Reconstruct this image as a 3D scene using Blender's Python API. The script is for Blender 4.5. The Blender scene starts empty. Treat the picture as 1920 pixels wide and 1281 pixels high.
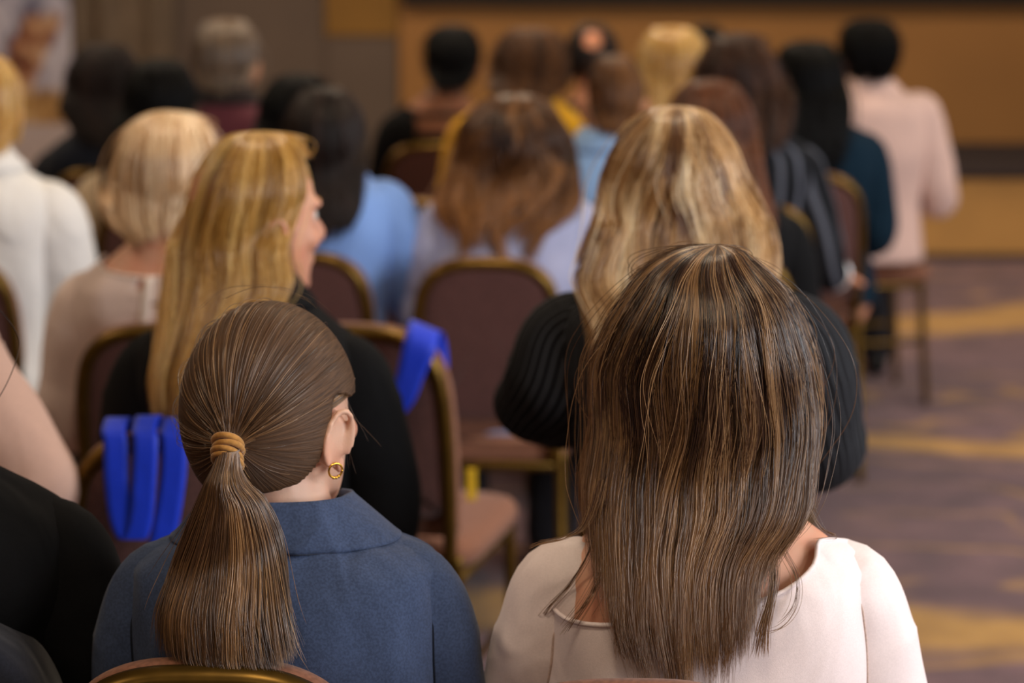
import bpy, math, random, zlib
import numpy as np
from mathutils import Vector, Matrix, Euler
from mathutils.bvhtree import BVHTree

# ------------------------------------------------------------------ camera, light, exposure
SC = bpy.context.scene
COL = SC.collection
FPX, HCAM = 4200.0, 1.685
THETA = math.atan(823.5 / FPX)
CT, ST = math.cos(THETA), math.sin(THETA)

cam_d = bpy.data.cameras.new('camera')
cam = bpy.data.objects.new('camera', cam_d)
COL.objects.link(cam)
cam.location = (0, 0, HCAM)
cam.rotation_euler = (math.pi / 2 - THETA, 0, 0)
cam_d.sensor_fit = 'HORIZONTAL'
cam_d.sensor_width = 36.0
cam_d.lens = FPX / 1920 * 36.0
cam_d.clip_start = 0.05
cam_d.dof.use_dof = True
cam_d.dof.focus_distance = 2.26
cam_d.dof.aperture_fstop = 3.3
SC.camera = cam

world = bpy.data.worlds.new('world')
SC.world = world
world.use_nodes = True
wb = world.node_tree.nodes['Background']
wb.inputs[0].default_value = (0.85, 0.9, 1.0, 1)
wb.inputs[1].default_value = 0.35


def area(name, loc, target, size, energy, col):
    d = bpy.data.lights.new(name, 'AREA')
    d.shape = 'RECTANGLE'
    d.size, d.size_y = size
    d.energy = energy
    d.color = col
    o = bpy.data.objects.new(name, d)
    COL.objects.link(o)
    o.location = loc
    o.rotation_euler = (Vector(target) - Vector(loc)).to_track_quat('-Z', 'Y').to_euler()
    return o


# daylight entering through the windows of the right-hand wall, behind the photographer's shoulder
area('window_daylight', (3.95, 0.9, 1.95), (0.2, 2.7, 1.0), (2.4, 1.9), 165, (0.96, 0.97, 1.0))
area('window_daylight', (3.95, 4.6, 1.95), (0.6, 5.6, 0.9), (2.0, 1.9), 55, (0.96, 0.97, 1.0))

SC.view_settings.view_transform = 'Standard'
SC.view_settings.look = 'None'
SC.view_settings.exposure = 0.08
SC.view_settings.gamma = 1.0
SC.view_settings.use_curve_mapping = False
SC.cycles.max_bounces = 4
SC.cycles.diffuse_bounces = 3

RNG = np.random.default_rng(7)
random.seed(7)


def at(px, py, Y):
    """world point seen at pixel (px,py) at ground distance Y"""
    a = (px - 960.0) / FPX
    b = (py - 640.5) / FPX
    dx, dy, dz = a, CT - b * ST, -ST - b * CT
    t = Y / dy
    return np.array([dx * t, Y, HCAM + dz * t])


def at_z(px, py, z):
    b = (py - 640.5) / FPX
    dy, dz = CT - b * ST, -ST - b * CT
    t = (z - HCAM) / dz
    return np.array([(px - 960.0) / FPX * t, dy * t, z])


def lin(c):
    if isinstance(c, str):
        c = tuple(int(c[i:i + 2], 16) for i in (0, 2, 4))
    r = []
    for v in c:
        v = v / 255.0
        r.append(v / 12.92 if v <= 0.04045 else ((v + 0.055) / 1.055) ** 2.4)
    return tuple(r) + (1.0,)


# ------------------------------------------------------------------ materials
def new_mat(name):
    m = bpy.data.materials.new(name)
    m.use_nodes = True
    nt = m.node_tree
    return m, nt, nt.nodes['Principled BSDF']


def N(nt, t, **kw):
    n = nt.nodes.new(t)
    for k, v in kw.items():
        setattr(n, k, v)
    return n


def ramp(nt, fac, stops):
    r = N(nt, 'ShaderNodeValToRGB')
    e = r.color_ramp.elements
    while len(e) > 1:
        e.remove(e[-1])
    e[0].position, e[0].color = stops[0]
    for p, c in stops[1:]:
        x = e.new(p)
        x.color = c
    nt.links.new(fac, r.inputs[0])
    return r.outputs[0]


def mixc(nt, fac, a, b, mode='MIX'):
    m = N(nt, 'ShaderNodeMix', data_type='RGBA', blend_type=mode)
    for sock, v in ((m.inputs[0], fac), (m.inputs[6], a), (m.inputs[7], b)):
        if hasattr(v, 'is_linked'):
            nt.links.new(v, sock)
        else:
            sock.default_value = v
    return m.outputs[2]


def math_n(nt, op, a, b=0.0, c=0.0):
    m = N(nt, 'ShaderNodeMath', operation=op)
    for i, v in enumerate((a, b, c)):
        if hasattr(v, 'is_linked'):
            nt.links.new(v, m.inputs[i])
        else:
            m.inputs[i].default_value = v
    return m.outputs[0]


def noise(nt, vec, scale, detail=3, rough=0.5, dist=0.0):
    n = N(nt, 'ShaderNodeTexNoise')
    n.inputs['Scale'].default_value = scale
    n.inputs['Detail'].default_value = detail
    n.inputs['Roughness'].default_value = rough
    n.inputs['Distortion'].default_value = dist
    if vec is not None:
        nt.links.new(vec, n.inputs['Vector'])
    return n.outputs[0]


def mapping(nt, vec, scale=(1, 1, 1), rot=(0, 0, 0), loc=(0, 0, 0)):
    m = N(nt, 'ShaderNodeMapping')
    m.inputs['Scale'].default_value = scale
    m.inputs['Rotation'].default_value = rot
    m.inputs['Location'].default_value = loc
    nt.links.new(vec, m.inputs[0])
    return m.outputs[0]


def bump(nt, bsdf, height, strength, dist=0.002, chain=None):
    b = N(nt, 'ShaderNodeBump')
    b.inputs['Strength'].default_value = strength
    b.inputs['Distance'].default_value = dist
    nt.links.new(height, b.inputs['Height'])
    if chain:
        nt.links.new(chain, b.inputs['Normal'])
    nt.links.new(b.outputs[0], bsdf.inputs['Normal'])
    return b.outputs[0]


def coord(nt, which='Object'):
    return N(nt, 'ShaderNodeTexCoord').outputs[which]


def fabric(name, c, rough=0.85, sheen=0.2, wrinkle=0.5, weave=900, spec=0.2, stripes=None, var=0.12):
    m, nt, b = new_mat(name)
    co = coord(nt)
    base = lin(c)
    dark = tuple(v * (1 - var) for v in base[:3]) + (1,)
    light = tuple(min(1, v * (1 + var)) for v in base[:3]) + (1,)
    col = ramp(nt, noise(nt, co, weave * 0.35, 0), [(0.3, dark), (0.7, light)])
    if stripes:
        freq, scol, width, axis = stripes
        uv = coord(nt, 'UV')
        sep = N(nt, 'ShaderNodeSeparateXYZ')
        nt.links.new(uv, sep.inputs[0])
        s = math_n(nt, 'FRACT', math_n(nt, 'MULTIPLY', sep.outputs[axis], freq))
        s = math_n(nt, 'LESS_THAN', s, width)
        col = mixc(nt, s, col, lin(scol))
    nt.links.new(col, b.inputs['Base Color'])
    b.inputs['Roughness'].default_value = rough
    b.inputs['Specular IOR Level'].default_value = spec
    b.inputs['Sheen Weight'].default_value = sheen
    b.inputs['Sheen Roughness'].default_value = 0.5
    ch = None
    if wrinkle > 0:
        mv = mapping(nt, co, (1.0, 1.0, 0.55), (0.3, 0.5, 0.2))
        ch = bump(nt, b, noise(nt, mv, 13, 1, 0.5, 1.2), wrinkle, 0.012)
    bump(nt, b, noise(nt, co, weave, 0), 0.25, 0.0006, ch)
    return m


def skin(name, c, c2=None):
    m, nt, b = new_mat(name)
    co = coord(nt)
    base = lin(c)
    red = lin(c2) if c2 else (min(1, base[0] * 1.02), base[1] * 0.8, base[2] * 0.74, 1)
    col = ramp(nt, noise(nt, co, 22, 1), [(0.35, base), (0.75, red)])
    nt.links.new(col, b.inputs['Base Color'])
    b.inputs['Roughness'].default_value = 0.52
    b.inputs['Subsurface Weight'].default_value = 0.12
    b.inputs['Subsurface Radius'].default_value = (0.012, 0.004, 0.002)
    b.inputs['Subsurface Scale'].default_value = 0.6
    bump(nt, b, noise(nt, co, 420, 0), 0.12, 0.0008)
    return m


def hair_strand_mat(name, dark, mid, light, tip=None, rough=0.3, gloss=0.9):
    """strand material: per-strand tone attribute, optional lighter tips"""
    m = bpy.data.materials.new(name)
    m.use_nodes = True
    nt = m.node_tree
    nt.nodes.clear()
    out = N(nt, 'ShaderNodeOutputMaterial')
    at_ = N(nt, 'ShaderNodeAttribute', attribute_name='tone')
    col = ramp(nt, at_.outputs['Fac'], [(0.0, lin(dark)), (0.5, lin(mid)), (1.0, lin(light))])
    if tip:
        hi = N(nt, 'ShaderNodeHairInfo')
        f = N(nt, 'ShaderNodeMapRange')
        f.inputs[1].default_value, f.inputs[2].default_value = 0.45, 1.0
        f.inputs[3].default_value, f.inputs[4].default_value = 0.0, 0.7
        nt.links.new(hi.outputs['Intercept'], f.inputs[0])
        col = mixc(nt, f.outputs[0], col, lin(tip))
    h = N(nt, 'ShaderNodeBsdfPrincipled')
    nt.links.new(col, h.inputs['Base Color'])
    h.inputs['Roughness'].default_value = rough
    h.inputs['Specular IOR Level'].default_value = gloss
    nt.links.new(h.outputs[0], out.inputs['Surface'])
    return m


def hair_shell_mat(name, dark, mid):
    m, nt, b = new_mat(name)
    uv = coord(nt, 'UV')
    mv = mapping(nt, uv, (260, 3, 1))
    n1 = noise(nt, mv, 1.0, 4, 0.6)
    col = ramp(nt, n1, [(0.3, lin(dark)), (0.75, lin(mid))])
    nt.links.new(col, b.inputs['Base Color'])
    b.inputs['Roughness'].default_value = 0.55
    b.inputs['Specular IOR Level'].default_value = 0.3
    bump(nt, b, n1, 0.6, 0.003)
    return m


def plain(name, c, rough=0.5, metal=0.0, spec=0.5, nscale=0, var=0.1, bumpy=0.0):
    m, nt, b = new_mat(name)
    base = lin(c)
    co = coord(nt)
    d = tuple(v * (1 - var) for v in base[:3]) + (1,)
    l = tuple(min(1, v * (1 + var)) for v in base[:3]) + (1,)
    n1 = noise(nt, co, nscale or 30, 1)
    nt.links.new(ramp(nt, n1, [(0.3, d), (0.7, l)]), b.inputs['Base Color'])
    b.inputs['Roughness'].default_value = rough
    b.inputs['Metallic'].default_value = metal
    b.inputs['Specular IOR Level'].default_value = spec
    if bumpy:
        bump(nt, b, n1, bumpy, 0.002)
    return m


# ------------------------------------------------------------------ object helpers
def link(o, parent=None):
    COL.objects.link(o)
    if parent is not None:
        o.parent = parent
    return o


def empty(name, loc, rz=0.0):
    o = bpy.data.objects.new(name, None)
    o.empty_display_size = 0.1
    o.location = loc
    o.rotation_euler = (0, 0, rz)
    return link(o)


def tag(o, label=None, cat=None, group=None, kind=None):
    if label:
        o['label'] = label
    if cat:
        o['category'] = cat
    if group:
        o['group'] = group
    if kind:
        o['kind'] = kind
    return o


class MB:
    def __init__(self):
        self.v, self.f, self.uv, self.n = [], [], [], 0

    def add(self, v, f, uv=None):
        v = np.asarray(v, float).reshape(-1, 3)
        self.v.append(v)
        self.f += [tuple(i + self.n for i in q) for q in f]
        self.uv.append(np.asarray(uv, float) if uv is not None else v[:, :2])
        self.n += len(v)
        return self

    def mesh(self, name, smooth=True):
        me = bpy.data.meshes.new(name)
        V = np.concatenate(self.v)
        me.from_pydata(V.tolist(), [], self.f)
        UV = np.concatenate(self.uv)
        lay = me.uv_layers.new(name='UVMap')
        li = np.empty(len(me.loops), int)
        me.loops.foreach_get('vertex_index', li)
        lay.data.foreach_set('uv', UV[li].astype(np.float32).ravel())
        if smooth:
            me.polygons.foreach_set('use_smooth', np.ones(len(me.polygons), bool))
        me.update()
        return me

    def build(self, name, mat, parent=None, smooth=True, mods=()):
        me = self.mesh(name, smooth)
        me.materials.append(mat)
        o = bpy.data.objects.new(name, me)
        link(o, parent)
        for t, kw in mods:
            md = o.modifiers.new(t.lower(), t)
            for k, v in kw.items():
                setattr(md, k, v)
        return o


def grid_faces(r, c, closed=True):
    f = []
    for i in range(r - 1):
        for j in range(c if closed else c - 1):
            k = (j + 1) % c
            f.append((i * c + j, i * c + k, (i + 1) * c + k, (i + 1) * c + j))
    return f


def catmull(P, n):
    P = np.asarray(P, float)
    m = len(P)
    t = np.linspace(0, m - 1 - 1e-9, n)
    i = t.astype(int)
    u = (t - i)[:, None]
    p0 = P[np.clip(i - 1, 0, m - 1)]
    p1 = P[i]
    p2 = P[np.clip(i + 1, 0, m - 1)]
    p3 = P[np.clip(i + 2, 0, m - 1)]
    return 0.5 * (2 * p1 + (p2 - p0) * u + (2 * p0 - 5 * p1 + 4 * p2 - p3) * u * u + (3 * p1 - p0 - 3 * p2 + p3) * u ** 3)


def pchip(x, xs, ys):
    xs = np.asarray(xs, float)
    ys = np.asarray(ys, float)
    o = np.argsort(xs)
    xs, ys = xs[o], ys[o]
    h = np.diff(xs)
    d = np.diff(ys) / h
    m = np.zeros(len(xs))
    for k in range(1, len(xs) - 1):
        if d[k - 1] * d[k] > 0:
            w1, w2 = 2 * h[k] + h[k - 1], h[k] + 2 * h[k - 1]
            m[k] = (w1 + w2) / (w1 / d[k - 1] + w2 / d[k])
    m[0], m[-1] = d[0], d[-1]
    x = np.clip(x, xs[0], xs[-1])
    i = np.clip(np.searchsorted(xs, x, side='right') - 1, 0, len(xs) - 2)
    t = (x - xs[i]) / h[i]
    return ((2 * t ** 3 - 3 * t ** 2 + 1) * ys[i] + (t ** 3 - 2 * t ** 2 + t) * h[i] * m[i]
            + (-2 * t ** 3 + 3 * t ** 2) * ys[i + 1] + (t ** 3 - t ** 2) * h[i] * m[i + 1])


def tube(path, rad, n=14, seg=None, ry=None, cap=True, up=(0, 0, 1), sub=True):
    """round tube through path; returns verts, faces, uv"""
    path = np.asarray(path, float)
    rad = np.asarray(rad, float) * np.ones(len(path))
    ry = rad if ry is None else np.asarray(ry, float) * np.ones(len(path))
    if seg is None:
        seg = 8 * (len(path) - 1) + 1
    if sub:
        P = catmull(path, seg)
        tt = np.linspace(0, len(path) - 1, seg)
        R = np.interp(tt, np.arange(len(path)), rad)
        RY = np.interp(tt, np.arange(len(path)), ry)
    else:
        P, R, RY = path, rad, ry
    if cap:   # rounded ends
        a, b = P[0] - P[1], P[-1] - P[-2]
        a /= np.linalg.norm(a) + 1e-9
        b /= np.linalg.norm(b) + 1e-9
        P = np.vstack([P[0] + a * R[0] * 0.55, P[0] + a * R[0] * 0.4, P, P[-1] + b * R[-1] * 0.4, P[-1] + b * R[-1] * 0.55])
        R = np.concatenate([[R[0] * .05, R[0] * .7], R, [R[-1] * .7, R[-1] * .05]])
        RY = np.concatenate([[RY[0] * .05, RY[0] * .7], RY, [RY[-1] * .7, RY[-1] * .05]])
    T = np.gradient(P, axis=0)
    T /= np.linalg.norm(T, axis=1)[:, None] + 1e-12
    u = np.array(up, float)
    if abs(np.dot(u, T[0])) > 0.9:
        u = np.array([1., 0, 0])
    nrm = u - T[0] * np.dot(u, T[0])
    nrm /= np.linalg.norm(nrm)
    ang = np.arange(n) * 2 * math.pi / n
    V, UV = [], []
    s = 0
    for i in range(len(P)):
        nrm = nrm - T[i] * np.dot(nrm, T[i])
        nrm /= np.linalg.norm(nrm) + 1e-12
        bi = np.cross(T[i], nrm)
        V.append(P[i] + np.outer(np.cos(ang) * R[i], nrm) + np.outer(np.sin(ang) * RY[i], bi))
        if i:
            s += np.linalg.norm(P[i] - P[i - 1])
        UV.append(np.stack([ang * 0.05, np.full(n, s)], 1))
    f = grid_faces(len(P), n)
    f.append(tuple(range(n))[::-1])
    f.append(tuple((len(P) - 1) * n + k for k in range(n)))
    return np.concatenate(V), f, np.concatenate(UV)


def ellipsoid(c, r, n=16, m=10, rot=None):
    V = []
    for i in range(m + 1):
        th = math.pi * i / m
        th = min(max(th, 0.02), math.pi - 0.02)
        for j in range(n):
            p = 2 * math.pi * j / n
            V.append((math.sin(th) * math.cos(p) * r[0], math.sin(th) * math.sin(p) * r[1], math.cos(th) * r[2]))
    V = np.array(V)
    if rot is not None:
        V = V @ np.array(rot).T
    f = grid_faces(m + 1, n)
    f.append(tuple(range(n)))
    f.append(tuple(m * n + k for k in range(n))[::-1])
    return V + np.array(c), f


def rotm(yaw=0, pitch=0, roll=0):
    return np.array(Euler((pitch, roll, yaw), 'XYZ').to_matrix())


def box(x0, x1, y0, y1, z0, z1):
    v = [(x, y, z) for z in (z0, z1) for y in (y0, y1) for x in (x0, x1)]
    f = [(0, 2, 3, 1), (4, 5, 7, 6), (0, 1, 5, 4), (2, 6, 7, 3), (0, 4, 6, 2), (1, 3, 7, 5)]
    return v, f


BEV = ('BEVEL', dict(width=0.006, segments=2, limit_method='ANGLE'))

# ------------------------------------------------------------------ setting
# carpet: purple-brown with golden sweeping bands
m_carpet, nt, b = new_mat('carpet')
co = coord(nt)
sep = N(nt, 'ShaderNodeSeparateXYZ')
nt.links.new(co, sep.inputs[0])
warp = noise(nt, mapping(nt, co, (0.5, 0.45, 1), (0, 0, 0.35), (3.1, 1.2, 0)), 1.0, 2, 0.4)
warp2 = noise(nt, mapping(nt, co, (1.1, 2.2, 1), (0, 0, -0.2)), 1.0, 2, 0.5)
yw = math_n(nt, 'ADD', sep.outputs[1], math_n(nt, 'ADD', math_n(nt, 'MULTIPLY', math_n(nt, 'SUBTRACT', warp, 0.5), 1.5), math_n(nt, 'MULTIPLY', math_n(nt, 'SUBTRACT', warp2, 0.5), 0.6)))
fr = math_n(nt, 'FRACT', math_n(nt, 'ADD', math_n(nt, 'MULTIPLY', yw, 1 / 2.06), 0.10))
big = ramp(nt, fr, [(0.0, (0, 0, 0, 1)), (0.40, (0, 0, 0, 1)), (0.45, (1, 1, 1, 1)), (0.55, (1, 1, 1, 1)), (0.60, (0.0, 0, 0, 1))])
fr2 = math_n(nt, 'FRACT', math_n(nt, 'MULTIPLY', math_n(nt, 'ADD', yw, math_n(nt, 'MULTIPLY', warp2, 0.5)), 1 / 0.37))
small = ramp(nt, fr2, [(0.0, (0, 0, 0, 1)), (0.42, (0, 0, 0, 1)), (0.5, (0.8, 0.8, 0.8, 1)), (0.58, (0, 0, 0, 1))])
brk = ramp(nt, noise(nt, mapping(nt, co, (0.8, 2.4, 1), (0, 0, 0.15), (7, 2, 0)), 1.0, 3), [(0.38, (0.1, 0.1, 0.1, 1)), (0.54, (1, 1, 1, 1))])
bandm = math_n(nt, 'MAXIMUM', big, math_n(nt, 'MULTIPLY', small, brk))
pile = noise(nt, co, 260, 2)
mott = noise(nt, co, 7, 4)
purple = ramp(nt, mott, [(0.3, lin('533a40')), (0.7, lin('735459'))])
gold = ramp(nt, mott, [(0.3, lin('a07634')), (0.7, lin('c09346'))])
mask = math_n(nt, 'MULTIPLY', bandm, math_n(nt, 'ADD', math_n(nt, 'MULTIPLY', pile, 0.6), 0.65))
col = mixc(nt, mask, purple, gold)
nt.links.new(col, b.inputs['Base Color'])
b.inputs['Roughness'].default_value = 0.95
b.inputs['Specular IOR Level'].default_value = 0.1
b.inputs['Sheen Weight'].default_value = 0.2
bump(nt, b, pile, 0.5, 0.004)

m_wall = plain('warm_beige_wall', '6a5748', 0.85, nscale=3, var=0.05)
m_ceil = plain('ceiling_plaster', '8f8375', 0.9, nscale=4, var=0.03)
m_screenwall = plain('tan_stage_backdrop', 'a8763f', 0.8, nscale=2, var=0.05)
m_stagefront = plain('golden_stage_skirt', 'cf9d58', 0.75, nscale=5, var=0.08)
m_deck = plain('dark_stage_carpet', '2c2022', 0.95, nscale=60, var=0.2)
m_blackframe = plain('black_screen_border', '0b0c0e', 0.8)
m_skirting = plain('dark_wood_skirting', '40302a', 0.5, nscale=20)
m_curtain = plain('taupe_curtain', '776552', 0.9, nscale=8, var=0.1)
m_taupe = plain('taupe_wall_panel', '6d5c4f', 0.85, nscale=3, var=0.05)
m_mustard = plain('mustard_wall_panel', '93692a', 0.8, nscale=3, var=0.06)

XL, XR, YB, YF, ZC = -4.3, 4.1, -3.6, 12.1, 3.3


def struct(name, v, f, mat, parent=None, mods=()):
    o = MB().add(v, f).build(name, mat, parent, smooth=False, mods=mods)
    if parent is None:
        o['kind'] = 'structure'
    return o


struct('floor', *box(XL - .1, XR + .1, YB - .1, YF + .1, -0.1, 0.0), m_carpet)
struct('ceiling', *box(XL - .1, XR + .1, YB - .1, YF + .1, ZC, ZC + 0.1), m_ceil)
struct('wall_left', *box(XL - .1, XL, YB - .1, YF + .1, 0, ZC), m_wall)
struct('wall_back', *box(XL, XR, YB - .1, YB, 0, ZC), m_wall)
wf = struct('wall_front', *box(XL, XR, YF, YF + .1, 0, ZC), m_taupe)
# right wall with two window openings
wr = MB()
for (y0, y1, z0, z1) in ((YB, -0.3, 0, ZC), (-0.3, 5.6, 0, 1.0), (-0.3, 5.6, 2.9, ZC), (2.1, 3.6, 1.0, 2.9), (5.6, YF, 0, ZC)):
    wr.add(*box(XR, XR + .1, y0, y1, z0, z1))
o = wr.build('wall_right', m_wall, smooth=False)
o['kind'] = 'structure'
m_whiteframe = plain('white_window_frame', 'd8d5cf', 0.5)
for k, (y0, y1) in enumerate(((-0.3, 2.1), (3.6, 5.6))):
    w = MB()
    for (a0, a1, b0, b1) in ((y0, y1, 1.0, 1.05), (y0, y1, 2.85, 2.9), (y0, y0 + .05, 1.0, 2.9), (y1 - .05, y1, 1.0, 2.9),
                             ((y0 + y1) / 2 - .025, (y0 + y1) / 2 + .025, 1.05, 2.85)):
        w.add(*box(XR + .02, XR + .08, a0, a1, b0, b1))
    o = w.build('window_%d' % (k + 1), m_whiteframe, smooth=False)
    o['kind'] = 'structure'

# front of the room: tan backdrop, black screen border, stage
xs = at(750, 200, YF)[0]
bd = struct('backdrop_panel', *box(xs, XR, YF - .04, YF, 0.40, 2.9), m_screenwall, wf)
zb = at(1300, 8, YF - .06)[2]
scr = empty('projection_screen', ((xs + XR) / 2, YF - .05, zb))
tag(scr, 'wide projection screen with black border above the tan backdrop', 'screen')
v, f = box(-(XR - xs) / 2 + .02, (XR - xs) / 2, -.06, 0, 0, .12)
MB().add(v, f).build('screen_border', m_blackframe, scr, False, [BEV])
v, f = box(-(XR - xs) / 2 + .1, (XR - xs) / 2, -.03, 0, .12, 1.8)
MB().add(v, f).build('screen_surface', plain('dim_screen_fabric', '16171a', 0.9), scr, False)
YS = at_z(1800, 488, 0.0)[1]
ZS = at(1800, 324, YS)[2]
stage = empty('stage', ((xs + XR) / 2, YS + (YF - .12 - YS) / 2, 0))
tag(stage, 'low stage with golden skirt and dark carpet deck at the right front', 'stage')
w2, d2 = (XR - xs) / 2 - .03, (YF - .12 - YS) / 2
npan = 6
for k in range(npan):
    a0 = -w2 + k * 2 * w2 / npan
    MB().add(*box(a0 + .004, a0 + 2 * w2 / npan - .004, -d2, -d2 + .03, .03, ZS - .03)).build('skirt_panel', m_stagefront, stage, False, [BEV])
MB().add(*box(-w2, w2, -d2 + .03, d2, .0, ZS - .03)).build('stage_core', m_deck, stage, False)
MB().add(*box(-w2, w2, -d2 - .015, d2, ZS - .03, ZS)).build('deck', m_deck, stage, False, [BEV])
MB().add(*box(-w2, w2, -d2 - .012, -d2 + .0, .0, .03)).build('plinth', m_skirting, stage, False)
# mustard wall panel high up left of the backdrop, and curtain folds
x0, x1 = at(612, 60, YF)[0], at(748, 60, YF)[0]
z0 = at(680, 66, YF)[2]
struct('trim_1', *box(x0, x1 - .01, YF - .03, YF, z0, 2.9), m_mustard)
struct('trim_2', *box(x0, x1 - .01, YF - .02, YF, .1, z0 - .01), m_taupe)


def curtain(xa, xb, y, label):
    n = 160
    X = np.linspace(xa, xb, n)
    u = np.linspace(0, 1, n)
    fold = 0.035 * np.sin(2 * math.pi * (X * 4.3)) + 0.02 * np.sin(2 * math.pi * X * 7.1 + 1)
    rows = []
    for z in (0.02, 0.8, 1.6, 2.4, 3.1):
        rows.append(np.stack([X - xa, fold * (1.1 - 0.15 * z), np.full(n, z)], 1))
    mb = MB().add(np.concatenate(rows), grid_faces(5, n, False))
    e = empty('curtain', (xa, y, 0))
    tag(e, label, 'curtain')
    mb.build('drape', m_curtain, e, True, [('SOLIDIFY', dict(thickness=0.006))])
    v, f, uv = tube([(-.05, .03, 3.12), ((xb - xa) + .05, .03, 3.12)], .015, seg=2)
    MB().add(v, f, uv).build('curtain_rail', m_blackframe, e)


curtain(at(150, 60, YF)[0], at(330, 60, YF)[0], YF - .12, 'taupe pleated curtain on the front wall beside the picture banner')

# picture banner at the far left
m_banner, nt, b = new_mat('banner_print')
co = coord(nt)
sp = N(nt, 'ShaderNodeSeparateXYZ')
nt.links.new(co, sp.inputs[0])
na = noise(nt, mapping(nt, co, (2.2, 1, 1.7), (0, 0.6, 0)), 3.0, 3, 0.5, 0.6)
c1 = ramp(nt, na, [(0.3, lin('33313f')), (0.4, lin('76768c')), (0.5, lin('cfc9d4')), (0.62, lin('dcd6dc')), (0.74, lin('8f8ea4'))])
na2 = noise(nt, mapping(nt, co, (3, 1, 2.2), (0, -0.5, 0), (5, 0, 2)), 4.0, 2, 0.5, 0.4)
c2 = ramp(nt, na2, [(0.3, lin('4d2c22')), (0.45, lin('96583a')), (0.56, lin('d2a276')), (0.7, lin('e2c4a4'))])
c3 = ramp(nt, na2, [(0.3, lin('8d6638')), (0.6, lin('cda062')), (0.75, lin('dcc09a'))])
dg = math_n(nt, 'ABSOLUTE', math_n(nt, 'SUBTRACT', math_n(nt, 'ADD', sp.outputs[0], -0.03), math_n(nt, 'MULTIPLY', math_n(nt, 'SUBTRACT', sp.outputs[2], 1.0), 0.5)))
dg = math_n(nt, 'ADD', dg, math_n(nt, 'MULTIPLY', math_n(nt, 'SUBTRACT', na, 0.5), 0.12))
figm = ramp(nt, dg, [(0.0, (1, 1, 1, 1)), (0.075, (1, 1, 1, 1)), (0.10, (0, 0, 0, 1))])
topm = ramp(nt, math_n(nt, 'MULTIPLY', sp.outputs[2], 0.5), [(0.0, (1, 1, 1, 1)), (0.585, (1, 1, 1, 1)), (0.605, (0, 0, 0, 1))])
cc = mixc(nt, math_n(nt, 'MULTIPLY', figm, topm), c1, c2)
gown = ramp(nt, math_n(nt, 'ADD', sp.outputs[2], math_n(nt, 'MULTIPLY', na2, 0.1)), [(0.0, (1, 1, 1, 1)), (0.87, (1, 1, 1, 1)), (0.92, (0, 0, 0, 1))])
cc = mixc(nt, gown, cc, c3)
nt.links.new(cc, b.inputs['Base Color'])
b.inputs['Roughness'].default_value = 0.6
p0, p1 = at(-60, 100, 10.2), at(134, 100, 10.2)
zlow = at(60, 232, 10.2)[2]
ban = empty('picture_banner', ((p0[0] + p1[0]) / 2, 10.2, 0))
tag(ban, 'tall roll-up banner with a blurred pale and skin-toned picture at far left', 'banner')
hw = (p1[0] - p0[0]) / 2
MB().add(*box(-hw, hw, -.003, .003, zlow, 2.1)).build('print_panel', m_banner, ban, False)
MB().add(*box(-hw, hw, -.003, .003, .08, zlow)).build('lower_panel', plain('pale_banner_base', 'cfc0bd', 0.7), ban, False)
MB().add(*box(-hw - .01, hw + .01, -.02, .02, 2.1, 2.13)).build('top_bar', plain('silver_bar', 'b0b0b0', 0.35, 0.9), ban, False, [BEV])
MB().add(*box(-hw - .02, hw + .02, -.10, .10, 0, .08)).build('foot_box', plain('silver_foot', '9a9a9a', 0.35, 0.9), ban, False, [BEV])

# ceiling lamps (warm downlights, real fittings)
m_lamp, nt, b = new_mat('warm_lamp_glass')
b.inputs['Emission Color'].default_value = lin('ffdcae')
b.inputs['Emission Strength'].default_value = 2.0
m_lamp.cycles.emission_sampling = 'NONE'
m_ring = plain('brass_lamp_ring', 'b08d4e', 0.35, 0.9)
_ringv, _ringf, _ringuv = tube([(0.24 * math.cos(a), 0.24 * math.sin(a), -.01) for a in np.linspace(0, 2 * math.pi, 25)], .018, n=8, seg=25, cap=False)
ring_me = MB().add(_ringv, _ringf, _ringuv).mesh('ring')
ring_me.materials.append(m_ring)
disc_v = [(0.23 * math.cos(a), 0.23 * math.sin(a), zz) for zz in (0, -.02) for a in np.linspace(0, 2 * math.pi, 24, endpoint=False)]
disc_me = MB().add(disc_v, grid_faces(2, 24) + [tuple(range(24)), tuple(range(24, 48))[::-1]]).mesh('diffuser', False)
disc_me.materials.append(m_lamp)
for iy, y in enumerate((-1.6, 1.4, 4.4, 7.4, 10.2)):
    for ix, x in enumerate((-2.6, 0.0, 2.6)):
        e = empty('ceiling_lamp', (x, y, ZC - .002))
        tag(e, 'round warm recessed ceiling lamp with a brass ring above the audience', 'ceiling lamp', 'round ceiling lamps in rows')
        link(bpy.data.objects.new('ring', ring_me), e)
        link(bpy.data.objects.new('diffuser', disc_me), e)
        d = bpy.data.lights.new('lamp_light', 'AREA')
        d.shape = 'DISK'
        d.size = 0.44
        d.energy = 12 if y < 4 else (17 if y < 6 else 24)
        d.color = (1.0, 0.80, 0.58)
        d.spread = math.radians(150)
        lo = bpy.data.objects.new('lamp_light', d)
        link(lo, e)
        lo.location = (0, 0, -.03)

# ------------------------------------------------------------------ chairs
m_gold = plain('antique_gold_metal', '6a501e', 0.36, 0.8, nscale=40, var=0.15)
m_uphol = fabric('mauve_brown_upholstery', '5c3d39', 0.9, 0.25, 0.15, 500, var=0.2)
m_uphol2 = fabric('rose_brown_seat_velvet', '855a46', 0.9, 0.15, 0.1, 500, var=0.15)

OUT = np.array([(0, .920), (.06, .918), (.105, .909), (.143, .890), (.172, .858), (.188, .810), (.195, .74), (.196, .62), (.192, .52), (.187, .44)])


OUT[:, 0] *= .87


def back_y(z):
    return -0.205 - 0.085 * (np.asarray(z) - .45) / .47


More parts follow.
